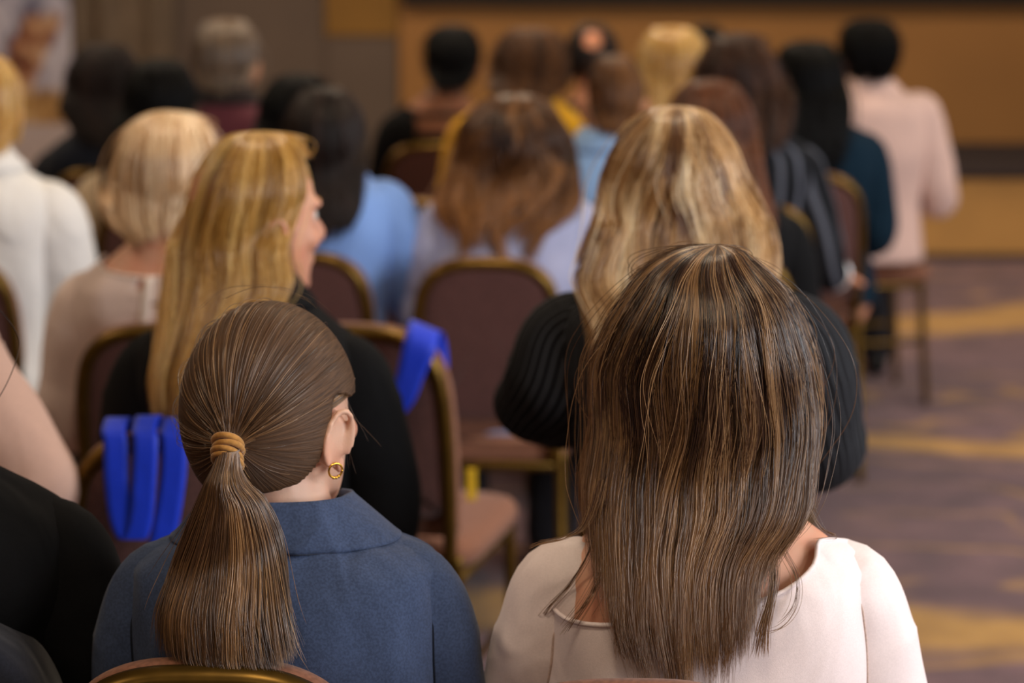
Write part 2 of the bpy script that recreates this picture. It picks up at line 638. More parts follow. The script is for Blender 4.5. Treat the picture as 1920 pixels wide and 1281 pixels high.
def outline(inset=0.0, zmin=None, n=60):
    half = catmull(OUT, n)
    T = np.gradient(half, axis=0)
    T /= np.linalg.norm(T, axis=1)[:, None]
    nn = np.stack([-T[:, 1], T[:, 0]], 1)
    nn = -nn
    # inward normal: towards (0,.6)
    s = np.sign(((np.array([0, .6]) - half) * nn).sum(1))[:, None]
    half = half + nn * s * inset
    half[:, 0] = np.maximum(half[:, 0], 0)
    if zmin is not None:
        half = half[half[:, 1] > zmin]
    return half


def closed_outline(inset, zmin):
    h = outline(inset, zmin)
    x, z = h[-1]
    r = .02
    corner = [(x - .002, zmin + r * .6), (x - r * .35, zmin + r * .2), (x - r, zmin)]
    right = np.vstack([h, corner, [(x * .5, zmin - .002)], [(0, zmin - .003)]])
    left = right[::-1][1:-1] * np.array([-1, 1])
    return np.vstack([right, left])


def pad(inset, zmin, layers, mb):
    """stack of outlines (extra inset, y offset) -> closed padded slab following the chair back"""
    ol = [closed_outline(inset + i, zmin + i * .8) for i, _ in layers]
    n = min(len(o) for o in ol)
    V = []
    for o_, (i, yo) in zip(ol, layers):
        k = np.linspace(0, len(o_) - 1e-6, n, endpoint=False)
        a = k.astype(int)
        t = (k - a)[:, None]
        P = o_[a] * (1 - t) + o_[(a + 1) % len(o_)] * t
        V.append(np.stack([P[:, 0], back_y(P[:, 1]) + yo, P[:, 1]], 1))
    c0 = V[0].mean(0)
    c1 = V[-1].mean(0)
    f = grid_faces(len(V), n)
    tot = len(V) * n
    f += [(tot, (j + 1) % n, j) for j in range(n)]
    f += [(tot + 1, (len(V) - 1) * n + j, (len(V) - 1) * n + (j + 1) % n) for j in range(n)]
    mb.add(np.vstack(V + [[c0], [c1]]), f)
    return mb


def chair_parts():
    P = []
    h = outline(0.014)
    arch = np.vstack([h[::-1], (h * np.array([-1, 1]))[1:]])
    path = np.stack([arch[:, 0], back_y(arch[:, 1]), arch[:, 1]], 1)
    V, f, uv = tube(path, .0135, n=12, ry=.0165, sub=False, cap=False, up=(1, 0, 0))
    P.append(('back_frame', MB().add(V, f, uv).mesh('back_frame'), m_gold))
    P.append(('back_panel', pad(.026, .545, [(.006, .008), (0, .004), (0, -.006), (.004, -.010), (.014, -.0125), (.05, -.014)], MB()).mesh('back_panel'), m_uphol))
    P.append(('backrest', pad(.002, .50, [(.004, .010), (-.001, .016), (-.002, .030), (.006, .042), (.02, .05), (.06, .055)], MB()).mesh('backrest'), m_uphol2))
    # seat cushion
    V = []
    n = 48
    for z, ins in ((.425, .02), (.43, .006), (.445, .0), (.462, .0), (.475, .008), (.484, .03), (.489, .08)):
        for j in range(n):
            a = 2 * math.pi * j / n
            c, s = math.cos(a), math.sin(a)
            x = math.copysign(abs(c) ** .35, c) * (.190 - ins) * (1.0 + .06 * s)
            y = math.copysign(abs(s) ** .35, s) * (.215 - ins) + .015
            V.append((x, y, z))
    f = grid_faces(7, n) + [tuple(range(n))[::-1], tuple(6 * n + k for k in range(n))]
    P.append(('seat', MB().add(V, f).mesh('seat'), m_uphol2))
    mb = MB()
    for s in (-1, 1):
        mb.add(*tube([(s * 0.162, -.205, .415), (s * 0.171, .19, .415)], .012, seg=3))
    mb.add(*tube([(-.170, .19, .415), (.170, .19, .415)], .012, seg=3))
    mb.add(*tube([(-.162, -.203, .43), (.162, -.203, .43)], .012, seg=3))
    P.append(('seat_frame', mb.mesh('seat_frame'), m_gold))
    for s in (-1, 1):
        V, f, uv = tube([(s * 0.164, back_y(.46), .46), (s * 0.165, -.225, .30), (s * 0.172, -.285, .004)], .0125, n=10)
        P.append(('leg', MB().add(V, f, uv).mesh('leg'), m_gold))
        V, f, uv = tube([(s * 0.169, .185, .42), (s * 0.172, .20, .2), (s * 0.177, .215, .004)], .0125, n=10)
        P.append(('leg', MB().add(V, f, uv).mesh('leg'), m_gold))
        V, f, uv = tube([(s * 0.168, -.243, .22), (s * 0.172, .2, .22)], .008, n=8, seg=3)
        P.append(('stretcher', MB().add(V, f, uv).mesh('stretcher'), m_gold))
    for nme, me, mt in P:
        me.materials.append(mt)
    return P


CHAIR = chair_parts()
TOPY = float(back_y(.915))


def chair(px, py, rz, label, worldxy=None):
    """px,py: pixel of the middle of the chair-back's top edge"""
    if worldxy is None:
        p = at_z(px, py, .93)
    else:
        p = np.array([worldxy[0], worldxy[1], 0])
    c, s = math.cos(rz), math.sin(rz)
    off = np.array([-s * TOPY, c * TOPY])
    e = empty('banquet_chair', (p[0] - off[0], p[1] - off[1], 0), rz)
    tag(e, label, 'chair', 'gold-framed banquet chairs of the audience')
    for nme, me, mt in CHAIR:
        link(bpy.data.objects.new(nme, me), e)
    return e


# ------------------------------------------------------------------ people
def skull_profile():
    z = [.112, .108, .095, .07, .035, .0, -.03, -.055, -.075, -.095, -.108, -.114]
    hw = [.004, .022, .045, .063, .073, .0745, .071, .063, .056, .044, .032, .016]
    fr = [.006, .028, .055, .078, .090, .089, .087, .086, .084, .081, .076, .066]
    bk = [.006, .030, .058, .082, .096, .095, .085, .066, .040, .0, -.028, -.045]
    return np.array(z), np.array(hw), np.array(fr), np.array(bk)


def smooth_hat(d):
    d = np.clip(d, 0, 1)
    return 1 - d * d * (3 - 2 * d)


class Person:
    pass


def torso_keys(p):
    zs, sw = p.zs, p.sw
    hip, low = .50, .44
    wz = zs - .33 * p.k
    cz = zs - .16 * p.k
    z = [low, hip, .62 if .62 < wz else wz - .04, wz, cz, zs - .085, zs - .045 + .020 * p.pad, zs - .018 + .022 * p.pad, zs + .006 + .014 * p.pad, zs + .028 + .004 * p.pad, zs + .05 - .006 * p.pad, zs + .085, zs + .14]
    pad = p.pad
    hw = [.150, .172, .160, .138 * p.fat, .158 * p.fat, sw * 1.0, sw * (.985 + .03 * pad), sw * (.90 + .12 * pad), sw * (.72 + .21 * pad), .094 + .018 * pad, .069 + .006 * pad, .056, .054]
    df = [.09, .115, .11, .095 * p.fat, .125 * p.fat, .095, .075, .065, .058, .054, .052, .050, .050]
    db = [.09, .120, .105, .085 * p.fat, .105 * p.fat, .112, .105, .096, .085, .074, .064, .056, .054]
    e = [2.3, 2.3, 2.3, 2.3, 2.5, 2.7, 2.6, 2.4, 2.2, 2.1, 2.0, 2.0, 2.0]
    return [np.array(a, float) for a in (z, hw, df, db, e)]


def spine(p, z):
    """x,y of the body's axis at height z (local, before yaw)"""
    z = np.asarray(z, float)
    t = np.clip((z - .46) / max(p.zs + .05 - .46, .1), 0, 1.4)
    y = -0.03 + p.lean * t ** 1.4 - 0.0 * t
    t2 = np.clip((z - (p.zs + .02)) / .16, 0, 1)
    x = p.slide * t + (p.hx - p.slide) * t2 * t2 * (3 - 2 * t2)
    y = y + (p.hy - (-0.03 + p.lean) - .0) * t2 * t2 * (3 - 2 * t2) * .8
    return x, y


def torso_pts(p, z, phi, off=0.0):
    zk, hw, df, db, e = p.keys
    H = pchip(z, zk, hw) + off
    F = pchip(z, zk, df) + off
    B = pchip(z, zk, db) + off
    E = pchip(z, zk, e)
    c, s = np.cos(phi), np.sin(phi)
    x = np.sign(c) * np.abs(c) ** (2 / E) * H
    y = np.sign(s) * np.abs(s) ** (2 / E) * np.where(s > 0, F, B)
    sx, sy = spine(p, z)
    return x + sx, y + sy


def torso_back_y(p, x, z, off=0.0):
    """y of the back surface at local x,z (after no yaw); nan-safe: returns +inf outside"""
    zk, hw, df, db, e = p.keys
    H = pchip(z, zk, hw) + off
    B = pchip(z, zk, db) + off
    E = pchip(z, zk, e)
    sx, sy = spine(p, z)
    u = np.abs((x - sx) / H)
    inside = u < 1
    return np.where(inside & (z < p.zs + .085), sy - B * np.maximum(1 - np.minimum(u, 1) ** E, 0) ** (1 / E), 9.0)


def yawed(p, P):
    c, s = math.cos(p.yaw), math.sin(p.yaw)
    P = np.asarray(P, float)
    return np.stack([P[..., 0] * c - P[..., 1] * s, P[..., 0] * s + P[..., 1] * c, P[..., 2]], -1)


def unyawed(p, P):
    c, s = math.cos(-p.yaw), math.sin(-p.yaw)
    return np.stack([P[..., 0] * c - P[..., 1] * s, P[..., 0] * s + P[..., 1] * c, P[..., 2]], -1)


def voxel_mesh(mb, name, voxel, smooth=4):
    me = mb.mesh(name + '_src')
    o = bpy.data.objects.new(name + '_src', me)
    COL.objects.link(o)
    md = o.modifiers.new('r', 'REMESH')
    md.mode = 'VOXEL'
    md.voxel_size = voxel
    sm = o.modifiers.new('s', 'SMOOTH')
    sm.factor = 0.5
    sm.iterations = smooth
    dg = bpy.context.evaluated_depsgraph_get()
    out = bpy.data.meshes.new_from_object(o.evaluated_get(dg))
    bpy.data.objects.remove(o)
    bpy.data.meshes.remove(me)
    out.polygons.foreach_set('use_smooth', np.ones(len(out.polygons), bool))
    return out


def head_mesh(p, mb):
    z, hw, fr, bk = skull_profile()
    n = 32
    zz = np.concatenate([np.linspace(-.114, -.09, 5), np.linspace(-.08, .09, 16), np.linspace(.096, .112, 6)])
    V = []
    s_ = p.hs
    for q in zz:
        H, F, B = pchip(q, z, hw), pchip(q, z, fr), pchip(q, z, bk)
        a = np.arange(n) * 2 * math.pi / n
        yc, d = (F - B) / 2, (F + B) / 2
        ca, sa = np.cos(a), np.sin(a)
        V.append(np.stack([np.sign(ca) * np.abs(ca) ** .92 * H, yc + np.sign(sa) * np.abs(sa) ** .92 * d, np.full(n, q)], 1))
    f = grid_faces(len(zz), n) + [tuple(range(n))[::-1], tuple((len(zz) - 1) * n + k for k in range(n))]
    parts = [(np.concatenate(V), f)]
    parts.append(tube([(0, .080, .012), (0, .094, -.005), (0, .107, -.028), (0, .100, -.036)], [.008, .0085, .0115, .010], n=10)[:2])
    for s in (-1, 1):
        parts.append(ellipsoid((s * .011, .094, -.033), (.009, .010, .008)))
        parts.append(ellipsoid((s * .032, .078, .022), (.026, .012, .008)))
        parts.append(ellipsoid((s * .040, .066, -.03), (.022, .018, .018)))
        # ear: shell, rim, lobe
        R = rotm(s * -.35, 0, 0) @ rotm(0, -.25, 0)
        c = np.array([s * .078, -.012, -.020])
        parts.append(ellipsoid(c, (.009, .0185, .031), rot=R))
        rim = [np.array([s * .007 * (1 + .5 * math.sin(a)), -.017 * math.cos(a), .030 * math.sin(a)]) @ R.T + c + np.array([s * .004, 0, 0])
               for a in np.linspace(-1.2, 3.6, 12)]
        parts.append(tube(rim, .0042, n=8, seg=30)[:2])
        parts.append(ellipsoid(c + np.array([s * .001, .010, -.030]), (.0055, .009, .010)))
    parts.append(ellipsoid((0, .086, -.058), (.022, .010, .0055)))
    parts.append(ellipsoid((0, .084, -.069), (.020, .0105, .0065)))
    parts.append(ellipsoid((0, .074, -.098), (.022, .014, .014)))
    for V, f in parts:
        V = np.asarray(V) * s_
        mb.add(head_to_local(p, V), f)


def head_to_local(p, V):
    """head frame -> person local"""
    pivot = np.array([0, -.02, -.08]) * p.hs
    V = (np.asarray(V) - pivot) @ p.hrot.T + pivot
    return V + p.hc


def hand(wrist, direction, palm_n, side, mb, curl=.5, s=1.0):
    d = np.array(direction, float)
    d /= np.linalg.norm(d)
    nrm = np.array(palm_n, float)
    nrm -= d * np.dot(nrm, d)
    nrm /= np.linalg.norm(nrm)
    lat = np.cross(d, nrm) * side
    w = np.array(wrist, float)
    L = .085 * s
    mb.add(*tube([w - d * .03, w + d * .01, w + d * L * .55, w + d * L], [.024 * s, .026 * s, .036 * s, .034 * s], n=12, ry=[.018 * s, .016 * s, .014 * s, .012 * s], up=lat))
    for k, (o, ln) in enumerate(((-.027, .058), (-.009, .072), (.009, .076), (.027, .066))):
        base = w + d * L * .95 + lat * o * s
        P = [base - d * .01]
        dd = d.copy()
        q = base.copy()
        for seg_, fr in enumerate((.42, .32, .26)):
            ang = curl * (.5, .8, .6)[seg_]
            dd = dd * math.cos(ang) + nrm * math.sin(ang)
            dd /= np.linalg.norm(dd)
            q = q + dd * ln * fr * s
            P.append(q.copy())
        mb.add(*tube(P, [.0088 * s, .0085 * s, .0078 * s, .0068 * s], n=8, seg=10))
    base = w + d * L * .25 + lat * .03 * s
    td = d * .65 + lat * .65 + nrm * .35
    mb.add(*tube([base, base + td * .035 * s, base + (td + d * .4) * .055 * s, base + (td + d * .7) * .068 * s], [.013 * s, .011 * s, .0095 * s, .008 * s], n=8, seg=10))


EYE = {}


def eye_mesh():
    if 'm' not in EYE:
        V, f = ellipsoid((0, 0, 0), (.0115, .0115, .0115), 16, 10)
        me = MB().add(V, f).mesh('eye')
        m, nt, b = new_mat('eye_white_and_iris')
        co = coord(nt)
        sp_ = N(nt, 'ShaderNodeSeparateXYZ')
        nt.links.new(co, sp_.inputs[0])
        nt.links.new(ramp(nt, sp_.outputs[1], [(0.0, lin('d9d3cc')), (.0099, lin('d9d3cc')), (.0101, lin('4a3b2c')), (.0112, lin('0c0a08'))]), b.inputs['Base Color'])
        b.inputs['Roughness'].default_value = .15
        me.materials.append(m)
        EYE['m'] = me
    return EYE['m']


SKINS = {}


def get_skin(c):
    if c not in SKINS:
        SKINS[c] = skin('skin_' + c, c)
    return SKINS[c]


m_trouser = fabric('charcoal_trousers', '24242a', .9, .1, .5)
m_shoe = plain('black_leather_shoe', '121214', .35)

_trouser_cache = {}


def arm_paths(p):
    out = {}
    for s in (-1, 1):
        key = 'R' if s > 0 else 'L'
        el, wr = p.arms.get(key, ((.195, .03, -.31), (.08, .29, -.37)))
        zs = p.zs
        sx, sy = spine(p, zs - .05)
        sx, sy = float(sx), float(sy)
        sh_in = np.array([sx + s * (p.sw - .075), sy, zs - .080 + .046 * p.pad])
        sh = np.array([sx + s * (p.sw - .030), sy - .006, zs - .080 + .046 * p.pad])
        sh2 = np.array([sx + s * (p.sw - .012), sy - .006, zs - .130 + .042 * p.pad])
        E = np.array([sx + s * el[0], sy + el[1], zs + el[2]])
        W = np.array([sx + s * wr[0], sy + wr[1], zs + wr[2]])
        mid = (sh2 + E) / 2 + np.array([s * .006, -.004, 0])
        fm = (E + W) / 2 + np.array([0, 0, -.006])
        out[key] = (s, sh_in, sh, sh2, mid, E, fm, W)
    return out


def build_person(spec):
    p = Person()
    p.__dict__.update(dict(sw=.165, yaw=0., hyaw=0., hpitch=0., hroll=0., lean=-.03, pad=0., fat=1.0, arms={}, hs=1.0, voxel=.010,
                           skin='d9a98c', neck='round', sleeve_mat=None, hair_gap=.016, sleeve_r=1.0, zs_drop=.285, holes=None,
                           collar=None, seam=False, shirt_off=.012, short=False, sleeve_gather=False, hy_off=0.0))
    p.__dict__.update(spec)
    top = at(p.head[0], p.head[1], p.Y)
    tx = at(p.tx, p.head[1], p.Y)[0]
    base = np.array([tx, p.Y - .0, 0.0])
    p.base = base
    ztop = top[2]
    p.ztop = ztop
    p.k = (ztop - .44) / .84
    p.zs = ztop - p.zs_drop * (0.5 + 0.5 * p.k)
    # yaw-free local axes: head position in local unyawed frame
    hl = np.array([top[0] - tx, p.hy_off, ztop - p.hair_gap - .112 * p.hs])
    hu = unyawed(p, hl)
    p.hx, p.hy = float(hu[0]), float(hu[1])
    p.slide = p.__dict__.get('slide', p.hx * .5)
    p.hc = np.array([p.hx, p.hy, hl[2]])
    p.hrot = rotm(p.hyaw, p.hpitch, p.hroll)
    p.keys = torso_keys(p)
    e = empty('person', tuple(base))
    tag(e, p.label, 'person', 'audience members seen from behind')
    p.e = e
    # ---- body: one continuous remeshed surface
    mb = MB()
    n = 28
    zz = np.concatenate([np.linspace(.44, p.zs - .1, 14), np.linspace(p.zs - .08, p.zs + .14, 16)])
    ph = np.arange(n) * 2 * math.pi / n
    V = []
    for q in zz:
        x, y = torso_pts(p, np.full(n, q), ph, -.004)
        V.append(np.stack([x, y, np.full(n, q)], 1))
    mb.add(yawed(p, np.concatenate(V)), grid_faces(len(zz), n) + [tuple(range(n))[::-1], tuple((len(zz) - 1) * n + k for k in range(n))])
    # neck into the head
    sx, sy = spine(p, p.zs + .03)
    nb = np.array([float(sx), float(sy) - .0, p.zs + .02])
    nt_ = p.hc + np.array([0, -.018, -.035]) * p.hs
    r = p.__dict__.get('neck_r', .053)
    mb.add(*(lambda t: (yawed(p, t[0]), t[1]))(tube([nb, nb * .5 + nt_ * .5 + np.array([0, -.004, 0]), nt_], [r * 1.12, r, r * .97], n=18)))
    AP = arm_paths(p)
    for key, (s, a, b_, c, m_, E, fm, W) in AP.items():
        V, f, _ = tube([a, b_, c, m_, E, fm, W], [.044, .046, .046, .041, .036, .034, .024], n=14)
        mb.add(yawed(p, V), f)
    for s in (-1, 1):
        V, f, _ = tube([(s * .085, -.02, .53), (s * .10, .18, .535), (s * .12, .42, .51), (s * .12, .455, .47), (s * .115, .44, .28), (s * .11, .42, .08)],
                       [.088, .078, .06, .055, .05, .034], n=14)
        mb.add(yawed(p, V), f)
        V, f, _ = tube([(s * .11, .39, .045), (s * .115, .47, .04), (s * .125, .57, .028)], [.032, .034, .026], n=10)
        mb.add(yawed(p, V), f)
    hb = MB()
    head_mesh(p, hb)
    for V in hb.v:
        V[:] = yawed(p, V)
    mb.add(np.concatenate(hb.v), hb.f)
    me = voxel_mesh(mb, 'body', p.voxel, 3 if p.voxel > .006 else 4)
    # hands keep their separate fingers: joined into the same body mesh
    hm = MB()
    for key, (s, a, b_, c, m_, E, fm, W) in AP.items():
        d = W - fm
        hand(W + d / np.linalg.norm(d) * .01, d, (0, 0, -1) if abs(d[2]) < .8 * np.linalg.norm(d) else (0, 1, 0), -s, hm, .45, .95)
    V0 = np.empty(len(me.vertices) * 3)
    me.vertices.foreach_get('co', V0)
    fs = [tuple(q.vertices) for q in me.polygons]
    fin = MB()
    fin.add(V0.reshape(-1, 3), fs)
    fin.add(yawed(p, np.concatenate(hm.v)), hm.f)
    bpy.data.meshes.remove(me)
    body = fin.build('body', get_skin(p.skin), e)
    p.body = body
    # eyes, brows
    for s in (-1, 1):
        o = bpy.data.objects.new('eye', eye_mesh())
        link(o, body)
        pos = yawed(p, head_to_local(p, np.array([[s * .031, .0755, .004]]) * p.hs))[0]
        o.location = pos
        o.rotation_euler = (0, 0, p.yaw + p.hyaw)
        V, f, uv = tube([(s * .016, .0905, .020), (s * .032, .0895, .026), (s * .047, .076, .020)], [.003, .0035, .002], n=6)
        MB().add(yawed(p, head_to_local(p, V * p.hs)), f, uv).build('eyebrow', p.hair_mats[1], body)
    # ---- trousers and shoes
    tm = MB()
    tm.add(yawed(p, ellipsoid((0, .0, .515), (.178, .145, .085), 20, 10)[0]), ellipsoid((0, 0, 0), (1, 1, 1), 20, 10)[1])
    for s in (-1, 1):
        V, f, _ = tube([(s * .088, -.03, .53), (s * .10, .18, .54), (s * .12, .42, .52), (s * .12, .465, .47), (s * .118, .45, .28), (s * .112, .43, .085)],
                       [.098, .09, .072, .07, .068, .07], n=16)
        tm.add(yawed(p, V), f)
    tme = voxel_mesh(tm, 'trousers', .014, 3)
    tme.materials.append(p.__dict__.get('trouser_mat', m_trouser))
    link(bpy.data.objects.new('trousers', tme), e)
    for s in (-1, 1):
        V, f, uv = tube([(s * .11, .37, .045), (s * .112, .43, .052), (s * .118, .52, .038), (s * .126, .60, .028)], [.034, .040, .040, .028], n=14, ry=[.036, .045, .034, .022], up=(1, 0, 0))
        V[:, 2] = np.maximum(V[:, 2], .002)
        MB().add(yawed(p, V), f, uv).build('shoe', m_shoe, e)
    garment(p, AP)
    return p


def fnoise(a, b, seed):
    r = np.random.default_rng(seed)
    out = 0
    for k in range(5):
        w = r.uniform(-1, 1, 2)
        out = out + np.sin(a * w[0] * 7 + b * w[1] * 38 + r.uniform(0, 6.3)) / (1 + .3 * k)
    return out / 3


def garment(p, AP):
    """upper garment: open tube around the torso with a neckline, separate sleeves set into it"""
    e = p.e
    n = 72
    rows = 60
    ph = np.arange(n) * 2 * math.pi / n - math.pi / 2     # start at the centre back
    hem = .50
    s_ = np.sin(ph)
    zn = np.empty(n)
    side = np.abs(np.cos(ph))
    if p.neck == 'round':
        zback, zside, zfront = p.zs + .040, p.zs + .036, p.zs - .03
    elif p.neck == 'high':
        zback, zside, zfront = p.zs + .085, p.zs + .085, p.zs + .07
    elif p.neck == 'vee':
        zback, zside, zfront = p.zs + .056, p.zs + .064, p.zs - .20
    elif p.neck == 'boat':
        zback, zside, zfront = p.zs - .062, p.zs - .012, p.zs - .06
    elif p.neck == 'scoop':
        zback, zside, zfront = p.zs - .008, p.zs + .018, p.zs - .06
    w = np.sin(ph + p.__dict__.get('neck_turn', 0.0))
    zn = np.where(w < 0, zside + (zback - zside) * (np.abs(w) ** 1.2), zside + (zfront - zside) * (np.abs(w) ** 1.6))
    if 'neck_shift' in p.__dict__:
        zn = zn + p.neck_shift * np.cos(ph)
    t = np.linspace(0, 1, rows)
    t = 1 - (1 - t) ** 1.35
    V, UV = [], []
    for q in t:
        z = hem + q * (zn - hem)
        x, y = torso_pts(p, z, ph, p.shirt_off)
        fold = fnoise(ph * 2, z * 1.2, zlib.crc32(p.key.encode()) % 1000) * .0035 * p.__dict__.get('folds', 1.0)
        sx, sy = spine(p, z)
        rr = np.hypot(x - sx, y - sy) + 1e-6
        x = x + (x - sx) / rr * fold
        y = y + (y - sy) / rr * fold
        V.append(np.stack([x, y, z], 1))
        UV.append(np.stack([np.cos(ph) * .16 + (ph > math.pi / 2) * .0, z], 1))
    V = np.concatenate(V)
    faces = grid_faces(rows, n)
    if p.holes:
        cen = np.array([V[list(f)].mean(0) for f in faces])
        sx, sy = spine(p, cen[:, 2])
        keep = np.ones(len(faces), bool)
        for h in p.holes:
            keep &= ~h(cen[:, 0] - sx, cen[:, 1] - sy, cen[:, 2] - p.zs)
        faces = [f for f, k in zip(faces, keep) if k]
    mb = MB().add(yawed(p, V), faces, np.concatenate(UV))
    g = mb.build(p.top_name, p.top_mat, e, True, [('SOLIDIFY', dict(thickness=.003, offset=-1))])
    p.g = g
    Vbody = V
    # neckline band
    edge = V[-n:]
    if p.neck in ('round', 'boat', 'scoop'):
        cl = np.vstack([edge, edge[:1]])
        Vt, f, uv = tube(yawed(p, cl), .0028, n=6, sub=False, cap=False)
        MB().add(Vt, f, uv).build('neckline_trim', p.__dict__.get('trim_mat', p.top_mat), g)
    # sleeves
    rs = p.sleeve_r
    for key, (s, a, b_, c, m_, E, fm, W) in AP.items():
        rad = np.array([.040, .054, .056, .054, .052, .048, .040]) * rs
        rad2 = np.array([.046, .068 + .004 * p.pad, .075 + .002 * p.pad, .064, .055, .048, .040]) * rs
        V, f, uv = tube([a, b_, c, m_, E, fm, W], rad, n=28, seg=64, ry=rad2, cap=True, up=(0, 1, 0))
        cen = V
        fold = fnoise(V[:, 2] * 9, V[:, 1] * 1.4 + V[:, 0], (zlib.crc32(p.key.encode()) + 5 * s) % 1000)
        ax = np.repeat(np.concatenate([[0, 0], np.linspace(0, 1, 64), [1, 1]]), 28)
        cpos = V.reshape(-1, 28, 3).mean(1).repeat(28, 0)
        dirn = (V - cpos)
        dirn /= np.linalg.norm(dirn, axis=1)[:, None] + 1e-9
        el_ = np.exp(-((ax - .68) / .13) ** 2)
        V = V + dirn * (fold * (.0022 + .006 * el_) * p.__dict__.get('folds', 1.0))[:, None]
        if p.sleeve_gather:
            gth = np.exp(-((ax - .16) / .08) ** 2)
            ang = np.tile(np.arange(28) / 28 * 2 * math.pi, len(V) // 28)
            V = V + dirn * (np.sin(ang * 13) * .0022 * gth + .004 * gth)[:, None]
        if p.seam:
            bt = BVHTree.FromPolygons(Vbody.tolist(), faces)
            bs = BVHTree.FromPolygons(V.tolist(), f)
            pth = []
            sx_, sy_ = spine(p, p.zs - .05)

            def cross(origin, direc):
                """first x (going outwards) where the sleeve lies outside the body panel"""
                for xq in np.linspace(p.sw * .6, p.sw + .03, 120):
                    o_ = Vector(origin(float(sx_) + s * xq))
                    hs_ = bs.ray_cast(o_, Vector(direc))
                    if hs_[0] is None:
                        continue
                    ht_ = bt.ray_cast(o_, Vector(direc))
                    if ht_[0] is None or hs_[3] < ht_[3]:
                        return np.array(hs_[0]) - np.array(direc) * .0004
                return None
            for yq in np.linspace(.03, -.05, 6):
                pt = cross(lambda xx: (xx, float(sy_) + yq, p.zs + .3), (0, 0, -1))
                if pt is not None:
                    pth.append(pt)
            for zq in np.linspace(p.zs - .045, p.zs - .24, 26):
                pt = cross(lambda xx: (xx, -1.0, zq), (0, 1, 0))
                if pt is not None:
                    pth.append(pt)
            if len(pth) > 6:
                pth = np.array(pth)
                for _ in range(4):
                    pth[1:-1] = .5 * pth[1:-1] + .25 * (pth[:-2] + pth[2:])
                Vt, ft, uvt = tube(yawed(p, pth), .0015, n=6)
                MB().add(Vt, ft, uvt).build('seam', p.seam, g)  # darker tube along the joint, its colour stands in for the seam's shadow
        uv = np.stack([np.tile(np.abs(((np.arange(28) / 28 + .25) % 1) - .5) * .30, len(V) // 28), uv[:, 1]], 1)
        MB().add(yawed(p, V), f, uv).build('sleeve', p.sleeve_mat or p.top_mat, g)
    if p.collar:
        kind, cm = p.collar
        n2 = 61
        if kind == 'blazer':
            a = np.linspace(-math.pi / 2 - 2.25, -math.pi / 2 + 2.25, n2)
            d = np.abs(a + math.pi / 2) / 2.25
            rows_ = []
            # stand (inside) up to the fold then down over the outside
            sd = np.abs(np.cos(a)) ** 2 * (d < .75) + (d >= .75)
            zt = p.zs + .086 - .006 * sd - .010 * np.clip((d - .62) / .38, 0, 1)
            zb = p.zs + .040 - .004 * sd
            ex = p.shirt_off - .008
            for fr_, off in ((0.4, .004), (.8, .007), (1.0, .010)):          # the stand, against the neck
                z = zb + (zt - zb) * fr_
                x, y = torso_pts(p, z, a, off + ex)
                rows_.append(np.stack([x, y, z], 1))
            xt, yt = torso_pts(p, zt, a, .013 + ex)
            xb, yb_ = torso_pts(p, zb, a, .014 + ex)
            for fr_ in (1.03, .95, .75, .5, .25, .08, 0.0):                   # the fall, a straight slope over the shoulders
                k_ = 1 - min(fr_, 1.0)
                rows_.append(np.stack([xt + (xb - xt) * k_, yt + (yb_ - yt) * k_, zb + (zt - zb) * fr_], 1))
            x, y = torso_pts(p, zb - .003, a, .008 + ex)
            rows_.append(np.stack([x, y, zb - .003], 1))
        else:   # shirt / sweater stand collar
            a = np.linspace(-math.pi / 2 - 2.9, -math.pi / 2 + 2.9, n2)
            rows_ = []
            for dz, off in ((.02, .010), (.06, .010), (.078, .012), (.080, .016), (.06, .020), (.03, .024), (.025, .018)):
                z = np.full(n2, p.zs + dz)
                x, y = torso_pts(p, z, a, off)
                rows_.append(np.stack([x, y, z], 1))
        V = np.concatenate(rows_)
        MB().add(yawed(p, V), grid_faces(len(rows_), n2, False)).build('collar', cm or p.top_mat, g, True, [('SOLIDIFY', dict(thickness=.002))])


# ------------------------------------------------------------------ hair
def strands_object(name, P, radius, tone, mat, parent):
    """P: (n, m, 3) strand points"""
    n, m, _ = P.shape
    cu = bpy.data.hair_curves.new(name)
    cu.add_curves([m] * n)
    cu.attributes['position'].data.foreach_set('vector', P.astype(np.float32).ravel())
    ra = cu.attributes.get('radius') or cu.attributes.new('radius', 'FLOAT', 'POINT')
    tp = np.ones(m)
    tp[-max(2, m // 5):] = np.linspace(1, .25, max(2, m // 5))
    ra.data.foreach_set('value', (np.outer(radius * np.ones(n), tp)).astype(np.float32).ravel())
    ta = cu.attributes.new('tone', 'FLOAT', 'CURVE')
    ta.data.foreach_set('value', np.clip(tone, 0, 1).astype(np.float32))
    cu.materials.append(mat)
    o = bpy.data.objects.new(name, cu)
    link(o, parent)
    return o


def head_depth(zrel, hs=1.0):
    """(back, front) extent of head plus hair at height below hair top"""
    z = np.array([0, .006, .02, .045, .08, .12, .16, .20, .24, .30])
    b = np.array([.0, .035, .066, .092, .110, .114, .108, .094, .080, .075])
    f = np.array([.0, .035, .062, .083, .098, .104, .100, .085, .065, .05])
    return pchip(-zrel / hs, z, b) * hs, pchip(-zrel / hs, z, f) * hs


